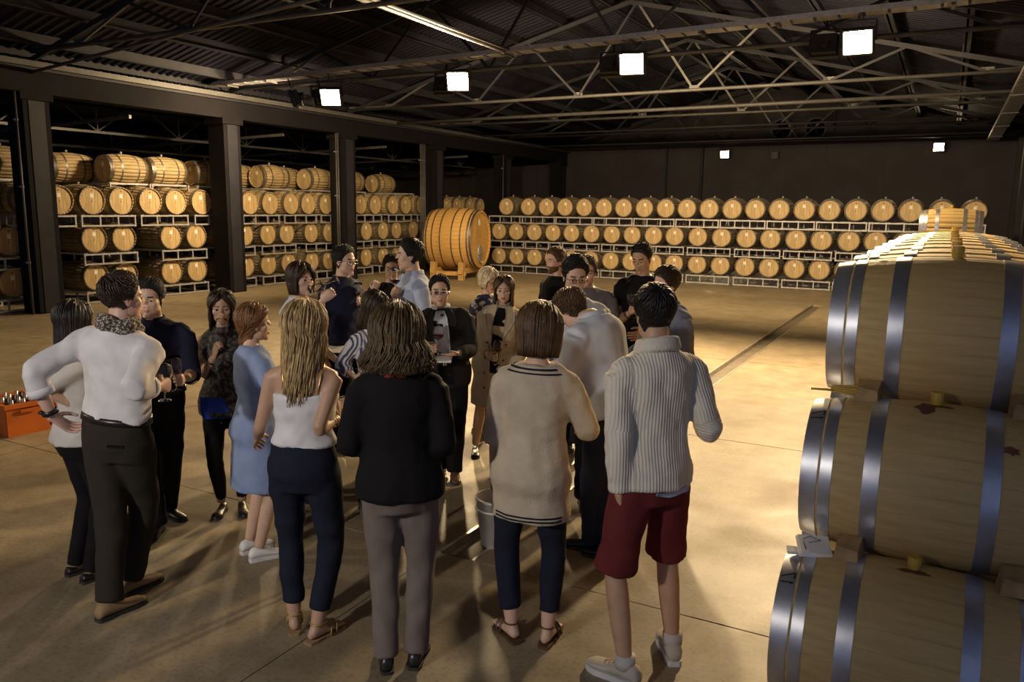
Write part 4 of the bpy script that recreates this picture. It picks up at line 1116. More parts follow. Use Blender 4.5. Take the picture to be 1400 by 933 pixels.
def eyeglasses(g, m, dark=False, onhead=False, lens=True):
    z0, y0, up = (0.0, -.101, 0) if not onhead else (.0, -.090, .0)
    def t(p):
        p = np.asarray(p, float).copy()
        if onhead:      # tilted back on top of the hair
            a = math.radians(52); y = p[:, 1]+.09; z = p[:, 2]; p[:, 1] = -.052+y*math.cos(a)+z*math.sin(a); p[:, 2] = .108-y*math.sin(a)*.75+z*math.cos(a)*.8+g.hairst.get('thick', .014)*.6+g.hairst.get('top', .01)*.5
        return hw(g, p)
    root = None
    fr = MB()
    for sd in (1, -1):
        pts = [(sd*.034+.025*math.cos(q)*(1.0), y0+.003*abs(math.cos(q)), z0+.017*math.sin(q)*(1.15 if dark else 1)) for q in np.linspace(0, 2*PI, 17)]
        fr.tube(pts, .0016 if not dark else .003, 6, cap=False)
        fr.tube([(sd*.059, y0+.004, z0+.006), (sd*.074, y0+.02, z0+.006), (sd*.080, -.03, z0+.005), (sd*.081, .012, z0+.002), (sd*.079, .025, z0-.014)], .0018 if not dark else .0028, 6)
    fr.tube([(-.010, y0, z0+.004), (0, y0-.002, z0+.007), (.010, y0, z0+.004)], .0016, 6)
    r = put(g, 'sunglasses' if dark else 'eyeglasses', t(np.concatenate(fr.V)), fr.F, m)
    if lens:
        for sd in (1, -1):
            pts = [(sd*.034+.024*math.cos(q), y0+.0015, z0+.016*math.sin(q)*(1.15 if dark else 1)) for q in np.linspace(0, 2*PI, 17)[:-1]]
            p2 = [(x, y+.0015, z) for x, y, z in pts]; n = 16
            F = [tuple(range(n)), tuple(range(2*n-1, n-1, -1))]+[(i, i+n, (i+1) % n+n, (i+1) % n) for i in range(n)]
            put(g, 'lens', t(pts+p2), F, mat('dark_lens', (.012, .010, .012), .08, var=0, spec=.8) if dark else glass_mat('clear_lens', ior=1.06), smooth=False, parent=r)
    return r
def wristband(g, nm, m, name, t=1.88, r=.033, h=.010, th=.004):
    S, E, W = g.arm[nm]; c = polyr(g.arm[nm], t); d = nrm(W-E); a = nrm(np.cross(d, ZUP+.01)); b = np.cross(d, a); R_ = r*g.s*g.aw
    V = []; n = 20
    for (hh, rr) in ((-h, R_), (-h, R_+th), (h, R_+th), (h, R_)):
        for k in range(n): q = 2*PI*k/n; V.append(c+d*hh*g.s+(a*math.cos(q)+b*math.sin(q))*rr)
    F = [(i*n+k, i*n+(k+1) % n, ((i+1) % 4)*n+(k+1) % n, ((i+1) % 4)*n+k) for i in range(4) for k in range(n)]
    return put(g, name, V, F, m)
def cuffs(g, m, t, which=('l', 'r'), r=None):
    for nm in which:
        rr = np.interp(t, [0, .3, .7, 1, 1.3, 1.7, 2], [.054, .050, .044, .043, .042, .034, .028])
        wristband(g, nm, m, 'cuff', t, (rr+.016/g.aw) if r is None else r, .020, .004)

# ------------------------------------------------------------------ glasses and other small things people hold
m_glass = glass_mat('wine_glass', (1, 1, 1)); m_wine = mat('red_wine', (.075, .004, .010), .08, var=0, spec=.6)
GB = [(0, 0), (.034, 0), (.034, .002), (.006, .006), (.0042, .015), (.0040, .085), (.008, .092), (.026, .104), (.038, .122), (.0425, .142), (.041, .165), (.036, .190), (.0325, .212)]
GI = [(.0313, .212), (.0348, .190), (.0398, .165), (.0412, .142), (.0366, .1225), (.0245, .1055), (.006, .0955), (0, .0945)]
gl_bowl = MB().lathe(GB[6:]+GI, 24).mesh('bowl', m_glass, True)
gl_stem = MB().lathe([(.0042, .012), (.0040, .05), (.0040, .085), (.007, .0915), (0, .0935)], 14).mesh('stem', m_glass, True)
gl_foot = MB().lathe([(0, 0), (.034, 0), (.034, .002), (.006, .006), (.0042, .013), (0, .013)], 24).mesh('foot', m_glass, True)
def wine_mesh(level):
    prof = [(0, .0948)]+[(r*.985, z) for r, z in reversed(GI[:-1]) if z < level-.002]
    r = np.interp(level, [z for _, z in reversed(GI)], [q for q, _ in reversed(GI)])
    return MB().lathe(prof+[(r*.985, level), (0, level)], 22).mesh('wine', m_wine, True)
WINE = {k: wine_mesh(v) for k, v in (('low', .115), ('mid', .126), ('high', .136))}
def axisM(o, ax):
    ax = nrm(np.asarray(ax, float)); a = np.cross(ax, (0, 1, .013)); a = nrm(a); b = np.cross(ax, a)
    return Matrix([[a[i], b[i], ax[i], o[i]] for i in range(3)]+[[0, 0, 0, 1]])
def wineglass(o, ax, label, wine='mid', s=1.0):
    t = thing('wine_glass', label, 'wine glass', group='glasses at the tasting')
    ps = [('bowl', gl_bowl, None), ('stem', gl_stem, None), ('foot', gl_foot, None)]
    if wine: ps.append(('wine', WINE[wine], None))
    inst(t, ps, axisM(o, ax) @ Matrix.Scale(s, 4)); return t
def held(g, nm, label, ax=None, wine='mid', at=.062, s=1.0):
    p = grip(g, nm); ax = nrm(np.asarray(ax if ax is not None else (0, 0, 1), float)); return wineglass(p-ax*at*s, ax, label, wine, s)
def sip(g, nm, label, wine='low', lift=0.0, s=1.0, at=.07):
    m = hw(g, [(0, -.096, -.070)])[0]; p = grip(g, nm); d = nrm(m-p+ZUP*lift)
    return wineglass(m-d*.208*s, d, label, wine, s)
def notebook(c, d1, d2, w, h, m, name, label, cat='notebook', sheets=True):
    d1 = nrm(np.asarray(d1, float)); n = nrm(np.cross(d1, d2)); d2 = np.cross(n, d1); t = thing(name, label, cat, tuple(c)); R_ = np.stack([d1, d2, n], 1)
    MB().box((0, 0, 0), (w, h, .008), R=R_).build('cover', m, t); MB().box(n*.0065, (w*.97, h*.96, .005), R=R_).build('page', m_card, t)
    MB().box(n*.007-d1*w*.47, (.012, h*.98, .009), R=R_).build('spine', m, t); return t

# ------------------------------------------------------------------ cloth
def cloth(name, c, r=.85, var=.10, bump=.10, bs=220, **k): return mat('cloth_'+name, c, r, var=var, scale=10, bump=bump, bscale=bs, spec=.15, **k)
c_white = cloth('white_cotton', (.66, .64, .64)); c_grey = cloth('off_white', (.52, .49, .45)); c_navy = cloth('navy_cotton', (.016, .018, .040))
c_black = cloth('black', (.008, .007, .008)); c_dkbrown = cloth('dark_brown_wool', (.030, .025, .018)); c_blackt = cloth('black_trouser', (.008, .0075, .008))
c_blue = cloth('chambray_blue', (.22, .29, .48)); c_ltblue = cloth('light_blue_cotton', (.44, .50, .66)); c_palebl = cloth('pale_blue_cotton', (.50, .53, .60))
c_taupe = cloth('taupe_wool', (.17, .135, .115)); c_navyt = cloth('navy_trouser', (.013, .015, .027)); c_beige = cloth('beige_knit', (.50, .42, .31), bump=.5, bs=140)
c_trench = cloth('trench_beige', (.50, .42, .30)); c_jean = cloth('dark_denim', (.028, .034, .055), bump=.4, bs=200); c_maroon = cloth('maroon_cotton', (.13, .022, .022))
c_suit = cloth('charcoal_suit', (.020, .018, .019)); c_gtee = cloth('grey_jersey', (.16, .145, .15)); c_blazer = cloth('grey_blue_wool', (.16, .18, .25))
c_royal = cloth('royal_blue', (.03, .07, .42)); c_red = cloth('dark_red_wool', (.22, .035, .02)); c_scarf = mat('scarf_weave', (.045, .035, .03), .9, var=.1, scale=95, col2=(.42, .36, .28), thr=(.5, .56), bump=.4, bscale=95)
c_lace = mat('black_lace', (.015, .013, .013), .8, var=.1, scale=42, col2=(.085, .075, .07), thr=(.48, .56)); c_floral = mat('navy_floral', (.030, .032, .075), .8, var=.1, scale=16, col2=(.50, .50, .62), thr=(.52, .58))
c_knit = stripe_mat('gc_cream_rib_knit', (.61, .55, .45), (.71, .65, .54), .0135, 0, ribs=True)
c_stripe = stripe_mat('gc_blue_stripe', (.06, .075, .14), (.62, .60, .58), .022, 0, .5)
l_brown = mat('brown_leather', (.09, .045, .022), .4); l_tan = mat('tan_suede', (.28, .18, .09), .8); l_black = mat('black_leather', (.015, .013, .012), .32); l_white = mat('white_leather', (.72, .71, .70), .5)
l_gold = mat('gold_strap', (.45, .30, .09), .4, metal=.5); m_frame = mat('dark_frame', (.02, .018, .018), .3); m_gold = mat('gold_chain', (.7, .48, .16), .3, metal=.9); m_silver = mat('silver', (.6, .6, .6), .25, metal=.9)
m_btn = mat('dark_button', (.03, .025, .022), .4); m_wbtn = mat('pearl_button', (.6, .58, .55), .4)
BLK = ('black', (.012, .009, .008)); DBR = ('dark_brown', (.030, .017, .010)); BRN = ('brown', (.075, .040, .018)); AUB = ('auburn', (.16, .075, .028)); BLD = ('blonde', (.34, .215, .085), (.52, .36, .16)); PLT = ('platinum', (.62, .50, .30), (.75, .64, .42)); CUR = ('curly_brown', (.060, .035, .014), (.13, .080, .032))
short = lambda **k: dict(dict(thick=.010, top=.010, n=520, short=.34, lift=.005), **k)

# 1 -- woman partly behind the man with the scarf
g = person('p1', 'woman with long black hair and off-white blouse behind the man with the scarf', 1.60, True, 'warm', (125, 785), (95, 410), 62, hyaw=-5, hpitch=4, seed=11,
           arms={'l': dict(loc=(.18, .25, 1.02), hand='relax', pole=(.4, -.5, -.7)), 'r': dict(px=(112, 560), d=-.05, epx=(88, 540), ed=-.1, hand='relax')},
           hair=dict(len=.24, thick=.014, n=520, amax=122, w=.0065), hcol=BLK)
finish_body(g); top(g, c_grey, 'blouse', .88, 1.15, .018, .018); bottoms(g, c_black, tight=True); collar(g, c_grey, .03)
for n_ in 'lr': shoe(g, n_, 'flat', l_black)
# 2 -- man with scarf
g = person('p2', 'man in white shirt and checked scarf, hand on hip, back turned', 1.79, False, 'pink', ((163, 838), (190, 806)), (168, 373), 38, hyaw=32, hpitch=3, seed=12, footyaw=(-20, -15), build=1.02,
           arms={'l': dict(px=(72, 572), d=-.12, epx=(38, 512), ed=-.18, hand='relax', hdir=(-.5, .7, -.5), thumb='fwd'), 'r': dict(px=(219, 528), d=-.05, epx=(212, 560), ed=-.15, hand='grip')},
           hair=short(thick=.012, top=.012), hcol=DBR)
finish_body(g); bottoms(g, c_dkbrown, t1=2.0); top(g, c_white, 'shirt', 1.00, 1.42, .019, .017, .02, amp=.0038, slr=1.55, k=32); cuffs(g, c_white, 1.40, ('l',)); cuffs(g, c_white, 1.53, ('r',))
ringband(g, 1.012, .034, .021, l_black, 'belt'); patch(g, 'back_pocket', [(.90, -.11, -.04), (.885, -.11, -.04)], c_blackt, -1, .004, 4, g.boto, g.botbv)
sc = [g.T(1.475)-g.Fr*.012+(g.Fr*math.cos(q)*.078+g.L*math.sin(q)*.082)*g.s+ZUP*(.012*math.sin(3*q)+.015*math.cos(q+PI))*g.s for q in np.linspace(0, 2*PI, 25)]
V, F = remesh([tube(sc, [.034+.006*math.sin(5*q) for q in np.linspace(0, 6.28, 25)], 12), tube([q+ZUP*.028 for q in sc], .024, 12)], .009, 3); put(g, 'scarf', folds(V, F, .004, 5, 60), F, c_scarf)
w_ = wristband(g, 'l', l_black, 'watch', 1.86, .034, .012); c_ = polyr(g.arm['l'], 1.86); V, F = ball((0, 0, 0), .018, 12, 6, (1, 1, .6)); put(g, 'watch_dial', np.array(V)+c_-g.Fr*.03+g.L*.02, F, l_black, parent=w_)
for n_ in 'lr': shoe(g, n_, 'dress', l_tan)
held(g, 'r', 'wine glass with a little red wine held by the man with the scarf', (.05, .0, 1), 'low', .085)
# 3 -- man in navy shirt facing him
g = person('p3', 'man in navy shirt and black trousers listening to the man with the scarf', 1.66, False, 'light', ((235, 708), (212, 733)), (206, 378), 196, hyaw=4, hpitch=4, seed=13, footyaw=(50, -5), build=1.08,
           arms={'l': dict(px=(252, 518), d=-.20, epx=(262, 505), ed=.05, hand='grip'), 'r': dict(loc=(.20, .24, 1.02), hand='relax', pole=(.5, -.4, -.6))},
           hair=short(thick=.011, top=.014), hcol=BLK)
finish_body(g); bottoms(g, c_blackt); top(g, c_navy, 'shirt', .96, 1.2, .02, .017, .02, amp=.004); collar(g, c_navy, .036, .30); cuffs(g, c_navy, 1.18); buttons(g, [1.36, 1.27, 1.18, 1.09], m_wbtn)
ringband(g, 1.0, .034, .028, l_black, 'belt')
for n_ in 'lr': shoe(g, n_, 'dress', l_black)
held(g, 'l', 'nearly empty wine glass held by the man in navy shirt and black trousers', (-.02, 0, 1), 'low', .06)
# 4 -- woman with sunglasses, sipping
g = person('p4', 'woman in black lace sleeveless top sipping wine, sunglasses on her hair', 1.57, True, 'tan', (317, 702), (302, 396), 186, hyaw=-4, hpitch=6, seed=14, footyaw=(10, -10),
           arms={'r': dict(px=(293, 487), d=-.14, epx=(277, 516), ed=-.05, hand='pinch', hdir=(-.2, .3, 1)), 'l': dict(loc=(.22, .05, .80), hand='relax')},
           hair=dict(len=.20, thick=.014, n=520, amax=112, w=.0065, wave=.007, wn=40, part=.02), hcol=DBR)
finish_body(g); top(g, c_lace, 'lace_top', .80, 0, .018, flare=.12); bottoms(g, c_black, 'leggings', 1.9, .002, .98, True)
patch(g, 'blue_hem', [(.95, -.17, .0), (.86, -.17, .03), (.79, -.16, .04)], c_royal, 1, .010, 8)
eyeglasses(g, m_frame, True, True); wristband(g, 'r', l_black, 'bracelet', 1.75, .034, .006)
for n_ in 'lr': shoe(g, n_, 'flat', l_black)
sip(g, 'r', 'wine glass raised to the lips of the woman in black lace top', 'low')
# 5 -- woman in blue dress
g = person('p5', 'woman with auburn hair in knee-length chambray blue dress and white sneakers', 1.56, True, 'light', (357, 758), (343, 416), 68, hyaw=12, hpitch=2, seed=15, footyaw=(5, -6),
           arms={'r': dict(loc=(.27, .20, .98), hand='relax', pole=(.8, -.5, -.4)), 'l': dict(loc=(.22, .26, 1.05), hand='relax', pole=(.3, -.6, -.7))},
           hair=dict(len=.16, thick=.013, n=520, amax=60, w=.0065, gather=(0, .085), wave=.004, part=.02), hcol=AUB)
finish_body(g); top(g, c_blue, 'dress', .50, 1.1, .02, .02, .13, amp=.004, k=26); cuffs(g, c_blue, 1.08)
V, F = ball((.080, -.002, -.040), .004, 8, 6); put(g, 'earring', hw(g, np.array(V)*np.array([-1, 1, 1])), F, m_silver)
for n_ in 'lr': shoe(g, n_, 'sneaker', l_white, mat('white_sole', (.62, .62, .60), .6))
# 6 -- blonde woman in camisole
g = person('p6', 'woman with long blonde hair in white camisole and navy trousers, back turned', 1.68, True, 'tan', ((403, 856), (443, 870)), (418, 413), 12, hyaw=22, hpitch=4, seed=16, footyaw=(12, -38),
           arms={'r': dict(px=(462, 572), d=.10, epx=(438, 612), ed=-.08, hand='grip', hdir=(-.1, .4, .8)), 'l': dict(px=(352, 600), d=.18, epx=(352, 598), ed=-.10, hand='relax')},
           hair=dict(len=.28, thick=.024, n=800, amax=114, w=.0055, wave=.008, wn=22, vol=.014, flare=.0, vee=.55), hcol=BLD)
finish_body(g, foot_bare=('l', 'r')); bottoms(g, c_navyt, t1=1.82, off=.006, waist=1.06)
g_parts = [torso_parts(g, 1.03, 1.30, .022, .05)]; o_, bv_ = garment(g, 'camisole', g_parts, c_white, .011, 3, .004); g.topo = o_; bodybv = BVHTree.FromPolygons([tuple(Vector(v.co)+Vector(g.root)) for v in g.o.children[0].data.vertices], [tuple(p.vertices) for p in g.o.children[0].data.polygons]); g.topbv = bv_
for sg in (-1, 1):
    for fr, z_ in ((-1, [1.29, 1.34, 1.39, 1.43]), (1, [1.29, 1.34, 1.39, 1.43])):
        pts = [cast(g, sg*(.075+.022*(z-1.29)/.14), z, fr, .003, bodybv) for z in z_]+[g.T(1.452)+g.L*sg*.098*g.s]; V, F = tube(pts, .0038, 6); put(g, 'strap', V, F, m_gold if fr < 0 else c_white, parent=o_)
pts = [cast(g, x, 1.30-.085*math.cos(x/.082*PI/2), -1, .004, bodybv) for x in np.linspace(-.08, .08, 13)]; V, F = tube(pts, .0016, 6); put(g, 'necklace', V, F, m_gold)
wristband(g, 'r', m_gold, 'bracelet', 1.82, .034, .004, .003); wristband(g, 'r', l_brown, 'bracelet', 1.72, .036, .004, .003)
for n_ in 'lr': shoe(g, n_, 'sandal', l_gold, l_tan)
held(g, 'r', 'wine glass held by the blonde woman in the white camisole', (-.06, .0, 1), 'low', .07)
# 7 -- woman with bob drinking
g = person('p7', 'woman with dark bob and light blue shirt draining a tilted wine glass', 1.74, True, 'light', None, (408, 357), 135, hyaw=6, hpitch=-2, seed=17,
           arms={'r': dict(px=(441, 412), d=-.10, epx=(424, 462), ed=.0, hand='pinch', hdir=(-.5, .6, .5)), 'l': dict(loc=(.18, .2, 1.0), hand='relax')},
           hair=dict(len=.105, rag=0, thick=.016, n=520, amax=118, w=.0065, tuck=.012), hcol=DBR)
finish_body(g); top(g, c_palebl, 'shirt', .85, 1.2, .02, .016); collar(g, c_palebl, .034); bottoms(g, c_navyt)
for n_ in 'lr': shoe(g, n_, 'flat', l_black)
sip(g, 'r', 'wine glass tipped sideways at the mouth of the woman with the bob', None, -.05)
# 8 -- man in navy shirt and glasses
g = person('p8', 'tall man with eyeglasses in dark navy shirt holding a notepad and glass', 1.80, False, 'light', None, (468, 335), 128, hyaw=2, hpitch=2, seed=18, build=1.03,
           arms={'l': dict(px=(488, 418), d=.02, epx=(478, 446), ed=.05, hand='grip', thumb='up'), 'r': dict(px=(444, 480), d=-.16, epx=(432, 470), ed=-.05, hand='flat', thumb='out')},
           hair=short(thick=.012, top=.014), hcol=BLK)
finish_body(g); bottoms(g, c_blackt); top(g, c_navy, 'shirt', .93, 1.35, .02, .017, .04, amp=.004); collar(g, c_navy, .036, .3); buttons(g, [1.36, 1.27, 1.18], m_btn); eyeglasses(g, m_silver); cuffs(g, c_navy, 1.33)
for n_ in 'lr': shoe(g, n_, 'dress', l_black)
held(g, 'l', 'wine glass held up by the tall man with eyeglasses in dark navy shirt', (.02, 0, 1), 'mid', .06)
c_ = ond(455, 478, g.depth-.22); notebook(c_, RT, GND+ZUP*.25, .24, .17, c_navyt, 'notepad', 'white notepad held flat in front of the tall man in navy', 'notepad')
# 9 -- woman in striped shirt
g = person('p9', 'woman in blue and white striped shirt sniffing a glass, head bowed', 1.56, True, 'light', None, (511, 398), 148, hyaw=-14, hpitch=20, seed=19,
           arms={'r': dict(px=(487, 516), d=-.16, epx=(468, 506), ed=-.02, hand='grip'), 'l': dict(px=(519, 457), d=-.12, epx=(526, 500), ed=-.02, hand='pinch', hdir=(-.3, .3, 1))},
           hair=dict(len=.19, thick=.014, n=520, amax=122, w=.0065, part=-.02), hcol=DBR)
finish_body(g); top(g, c_stripe, 'striped_shirt', .86, 1.6, .02, .018, amp=.003, voxel=.010); collar(g, c_white, .034); bottoms(g, c_navyt)
for n_ in 'lr': shoe(g, n_, 'flat', l_black)
sip(g, 'l', 'wine glass under the nose of the woman in the striped shirt', 'low'); held(g, 'r', 'second wine glass held low by the woman in the striped shirt', (-.03, 0, 1), 'mid', .07)
# 10 -- man hidden behind raised glass
g = person('p10', 'man with dark curly hair drinking behind the man in the open-necked blue shirt', 1.66, False, 'light', None, (536, 349), 185, hyaw=0, hpitch=6, seed=20,
           arms={'r': dict(px=(511, 398), d=-.12, epx=(498, 430), ed=0, hand='grip'), 'l': dict(loc=(.2, .1, .95))}, hair=short(thick=.016, top=.014, wave=.006), hcol=DBR)
finish_body(g); bottoms(g, c_blackt); top(g, c_suit, 'jacket', .86, 1.9, .024, .02)
for n_ in 'lr': shoe(g, n_, 'dress', l_black)
# 11 -- man in light blue shirt, profile
g = person('p11', 'tall man in open-necked light blue shirt looking sideways, glass held up', 1.88, False, 'light', None, (563, 325), 254, hyaw=10, hpitch=2, seed=21,
           arms={'r': dict(px=(543, 408), d=-.16, epx=(560, 440), ed=.0, hand='grip'), 'l': dict(loc=(.22, .12, .92), hand='relax')}, hair=short(thick=.012, top=.012, short=.4), hcol=BLK)
finish_body(g); bottoms(g, c_jean); top(g, c_ltblue, 'shirt', .88, 1.4, .022, .019, .05, amp=.005, k=28); collar(g, c_ltblue, .042, .5, drop=.03); buttons(g, [1.30, 1.21, 1.12], m_wbtn); cuffs(g, c_ltblue, 1.38)
for n_ in 'lr': shoe(g, n_, 'dress', l_brown)
held(g, 'r', 'large wine glass held up by the man in light blue shirt', (-.03, 0, 1), 'mid', .05, 1.1)
# 12 -- woman with curly hair, back turned
g = person('p12', 'woman with curly shoulder-length hair in black sweater and taupe trousers, back turned', 1.69, True, 'light', ((528, 906), (572, 900)), (543, 421), 2, hyaw=8, hpitch=4, seed=22, build=1.07, footyaw=(6, -12),
           arms={'l': dict(px=(492, 612), d=.22, epx=(474, 606), ed=-.06, hand='relax'), 'r': dict(px=(590, 600), d=.22, epx=(612, 612), ed=-.06, hand='relax')},
           hair=dict(len=.155, thick=.036, top=.006, n=1300, amax=130, w=.0046, wave=.015, wn=52, flare=.055, vol=.028), hcol=CUR)
finish_body(g); bottoms(g, c_taupe, t1=2.06, off=.006); top(g, c_black, 'sweater', .86, 1.8, .030, .024, .03, amp=.003)
sc = [g.T(1.462)-g.Fr*.012+(g.Fr*math.cos(q)*.080+g.L*math.sin(q)*.092)*g.s-ZUP*.006 for q in np.linspace(0, 2*PI, 25)]
V, F = remesh([tube(sc, .022, 10)], .008, 2); put(g, 'scarf', folds(V, F, .004, 8, 60), F, c_red)
for n_ in 'lr': shoe(g, n_, 'dress', l_black)
# 13 -- man in suit
g = person('p13', 'smiling man in dark suit jacket and eyeglasses holding glass and notebook', 1.62, False, 'light', ((622, 656), (600, 648)), (598, 377), 184, hyaw=-6, hpitch=3, seed=23, build=1.06, footyaw=(8, -14),
           arms={'r': dict(px=(580, 478), d=-.24, epx=(562, 480), ed=.02, hand='pinch', hdir=(-.8, .4, .1)), 'l': dict(px=(626, 484), d=-.20, epx=(646, 486), ed=.02, hand='flat', hdir=(-.9, .4, 0), thumb='fwd')},
           hair=short(thick=.009, top=.008, high=.006), hcol=BLK)
finish_body(g); bottoms(g, c_blackt); top(g, c_suit, 'jacket', .80, 1.88, .030, .024, .06, amp=.003)
patch(g, 'shirt_front', [(1.455, -.035, .035), (1.40, -.055, .055), (1.30, -.062, .062), (1.20, -.06, .06), (1.10, -.055, .055), (1.03, -.055, .06)], c_palebl, 1, .004, 8)
for sg in (-1, 1): patch(g, 'lapel', [(1.465, sg*.050, sg*.075), (1.42, sg*.055, sg*.110), (1.36, sg*.060, sg*.125), (1.28, sg*.062, sg*.100), (1.18, sg*.062, sg*.072)], c_suit, 1, .012, 4)
patch(g, 'trouser_front', [(1.03, -.055, .06), (.95, -.055, .065), (.85, -.05, .07), (.79, -.05, .08)], c_blackt, 1, .004, 6); patch(g, 'belt', [(1.035, -.055, .06), (1.005, -.055, .06)], l_black, 1, .008, 6)
patch(g, 'belt_buckle', [(1.038, -.014, .018), (1.002, -.014, .018)], m_silver, 1, .011, 2)
collar(g, c_palebl, .036, .28); eyeglasses(g, m_silver); buttons(g, [1.36, 1.27, 1.18], m_wbtn)
for n_ in 'lr': shoe(g, n_, 'dress', l_brown)
held(g, 'r', 'wine glass half full of red wine held by the man in the suit jacket', (.04, 0, 1), 'high', .045)
c_ = ond(599, 492, g.depth-.27); notebook(c_, RT, GND+ZUP*.12, .20, .13, m_card, 'notebook', 'white notebook held under the glass of the man in the suit jacket')
# 14 -- woman in floral blouse
g = person('p14', 'woman with short platinum hair in navy floral blouse and eyeglasses', 1.58, True, 'pink', None, (666, 366), 132, hyaw=4, hpitch=14, seed=24,
           arms={'r': dict(loc=(.17, .2, 1.02)), 'l': dict(loc=(.16, .22, 1.05))}, hair=dict(len=.075, rag=0, thick=.016, top=.012, n=520, amax=122, w=.0065, tuck=.02), hcol=PLT)
finish_body(g); bottoms(g, c_blackt, tight=True); top(g, c_floral, 'floral_blouse', .84, 1.25, .024, .024, .08); eyeglasses(g, m_frame)
for n_ in 'lr': shoe(g, n_, 'flat', l_black)
# 15 -- woman in trench coat
g = person('p15', 'woman in open beige trench coat with sunglasses on her hair, holding a glass', 1.58, True, 'light', ((702, 628), (650, 622)), (692, 386), 186, hyaw=-2, hpitch=4, seed=25, footyaw=(5, 8),
           arms={'r': dict(px=(668, 488), d=-.22, epx=(655, 496), ed=-.02, hand='grip', hdir=(-.6, .6, .1)), 'l': dict(loc=(.2, .1, .88), hand='relax')},
           hair=dict(len=.15, thick=.014, n=520, amax=116, w=.0065, wave=.004), hcol=BRN)
finish_body(g); top(g, c_trench, 'trench_coat', .50, 1.80, .034, .030, .10, amp=.005, k=26)
patch(g, 'black_top', [(1.45, -.03, .03), (1.40, -.045, .045), (1.30, -.05, .05), (1.15, -.045, .045), (1.00, -.04, .04), (.85, -.035, .035)], c_black, 1, .004, 6)
for sg in (-1, 1): patch(g, 'lapel', [(1.465, sg*.040, sg*.080), (1.42, sg*.045, sg*.120), (1.35, sg*.050, sg*.130), (1.27, sg*.052, sg*.095), (1.2, sg*.050, sg*.06)], c_trench, 1, .014, 4)
collar(g, c_trench, .05, .6, r=.072, drop=.02); buttons(g, [1.12, .98, .84, .70], m_btn, -.085, .010); buttons(g, [1.12, .98, .84], m_btn, .085, .010); eyeglasses(g, m_frame, True, True); patch(g, 'belt', [(1.09, .055, .16), (1.05, .055, .16)], c_trench, 1, .012, 5)
for n_ in 'lr': shoe(g, n_, 'flat', l_black)
held(g, 'r', 'wine glass with deep red wine held by the woman in the trench coat', (.05, 0, 1), 'high', .055)
# 16 -- woman in beige sweater
g = person('p16', 'woman with brown bob in long beige sweater and cropped navy trousers, back turned', 1.68, True, 'light', ((694, 868), (752, 874)), (740, 417), 8, hyaw=10, hpitch=10, seed=26, build=1.0, footyaw=(38, -12),
           arms={'l': dict(px=(672, 662), d=.10, epx=(664, 596), ed=-.02, hand='relax'), 'r': dict(px=(800, 590), d=.26, epx=(806, 588), ed=-.04, hand='relax')},
           hair=dict(len=.125, rag=0, thick=.042, top=.004, n=800, amax=126, w=.0065, tuck=.014, vol=.008), hcol=BRN)
finish_body(g, foot_bare=('l', 'r')); bottoms(g, c_navyt, t1=1.80, off=.006); top(g, c_beige, 'sweater', .67, 1.25, .034, .030, .05, amp=.004, neck=1.47, slr=1.4)
for z_, h_, o_ in ((1.452, .008, .040), (1.432, .006, .040)): ringband(g, z_, h_, o_+.002, c_navyt, 'neck_stripe')
patch(g, 'hem_stripe', [(.715, -.165, .165), (.707, -.165, .165)], c_navyt, -1, .003, 20); patch(g, 'hem_stripe', [(.697, -.165, .165), (.689, -.165, .165)], c_navyt, -1, .003, 20)
for n_ in 'lr': shoe(g, n_, 'sandal', l_brown, l_brown)
# 17 -- man bending over
g = person('p17', 'man in pale blue shirt and dark jeans bowing his head, face hidden', 1.80, False, 'light', ((800, 752), (826, 764)), (792, 372), -58, hyaw=4, hpitch=48, seed=27, hd=.10, footyaw=(10, 5), pelv=(.0, -.10), hoff=(.12, .07), build=1.04,
           arms={'r': dict(px=(800, 590), d=.06, epx=(832, 545), ed=-.05, hand='relax'), 'l': dict(loc=(.16, .42, .98), hand='relax')}, hair=short(thick=.017, top=.014, wave=.004), hcol=BRN)
finish_body(g); bottoms(g, c_jean); top(g, c_palebl, 'shirt', .88, 1.30, .034, .026, .06, amp=.0048, k=26); collar(g, c_palebl, .04, .3); cuffs(g, c_palebl, 1.28)
ringband(g, .985, .032, .024, l_brown, 'belt')
for n_ in 'lr': shoe(g, n_, 'dress', l_black)
# 18 -- man with glasses
g = person('p18', 'man with black eyeglasses in grey-blue shirt looking down', 1.81, False, 'light', None, (786, 350), 172, hyaw=-6, hpitch=14, seed=28,
           arms={'r': dict(loc=(.18, .22, 1.05)), 'l': dict(loc=(.18, .22, 1.05))}, hair=short(thick=.012, top=.020, flow='side', dir=1), hcol=BLK)
finish_body(g); bottoms(g, c_blackt); top(g, c_palebl, 'shirt', .9, 1.5, .02, .018); collar(g, c_palebl, .038, .35); eyeglasses(g, m_frame); buttons(g, [1.36, 1.27], m_wbtn)
for n_ in 'lr': shoe(g, n_, 'dress', l_black)
# 19 -- bearded man
g = person('p19', 'bearded man in black t-shirt looking aside behind the man with black eyeglasses', 1.76, False, 'pink', None, (762, 338), 236, hyaw=0, hpitch=4, seed=29,
           arms={'r': dict(loc=(.18, .22, 1.02)), 'l': dict(loc=(.18, .22, 1.02))}, hair=short(thick=.010, top=.016, flow='back'), hcol=BRN)
finish_body(g, beard=True); bottoms(g, c_jean); top(g, c_black, 't_shirt', .88, .62, .02, .02)
for n_ in 'lr': shoe(g, n_, 'sneaker', l_black)
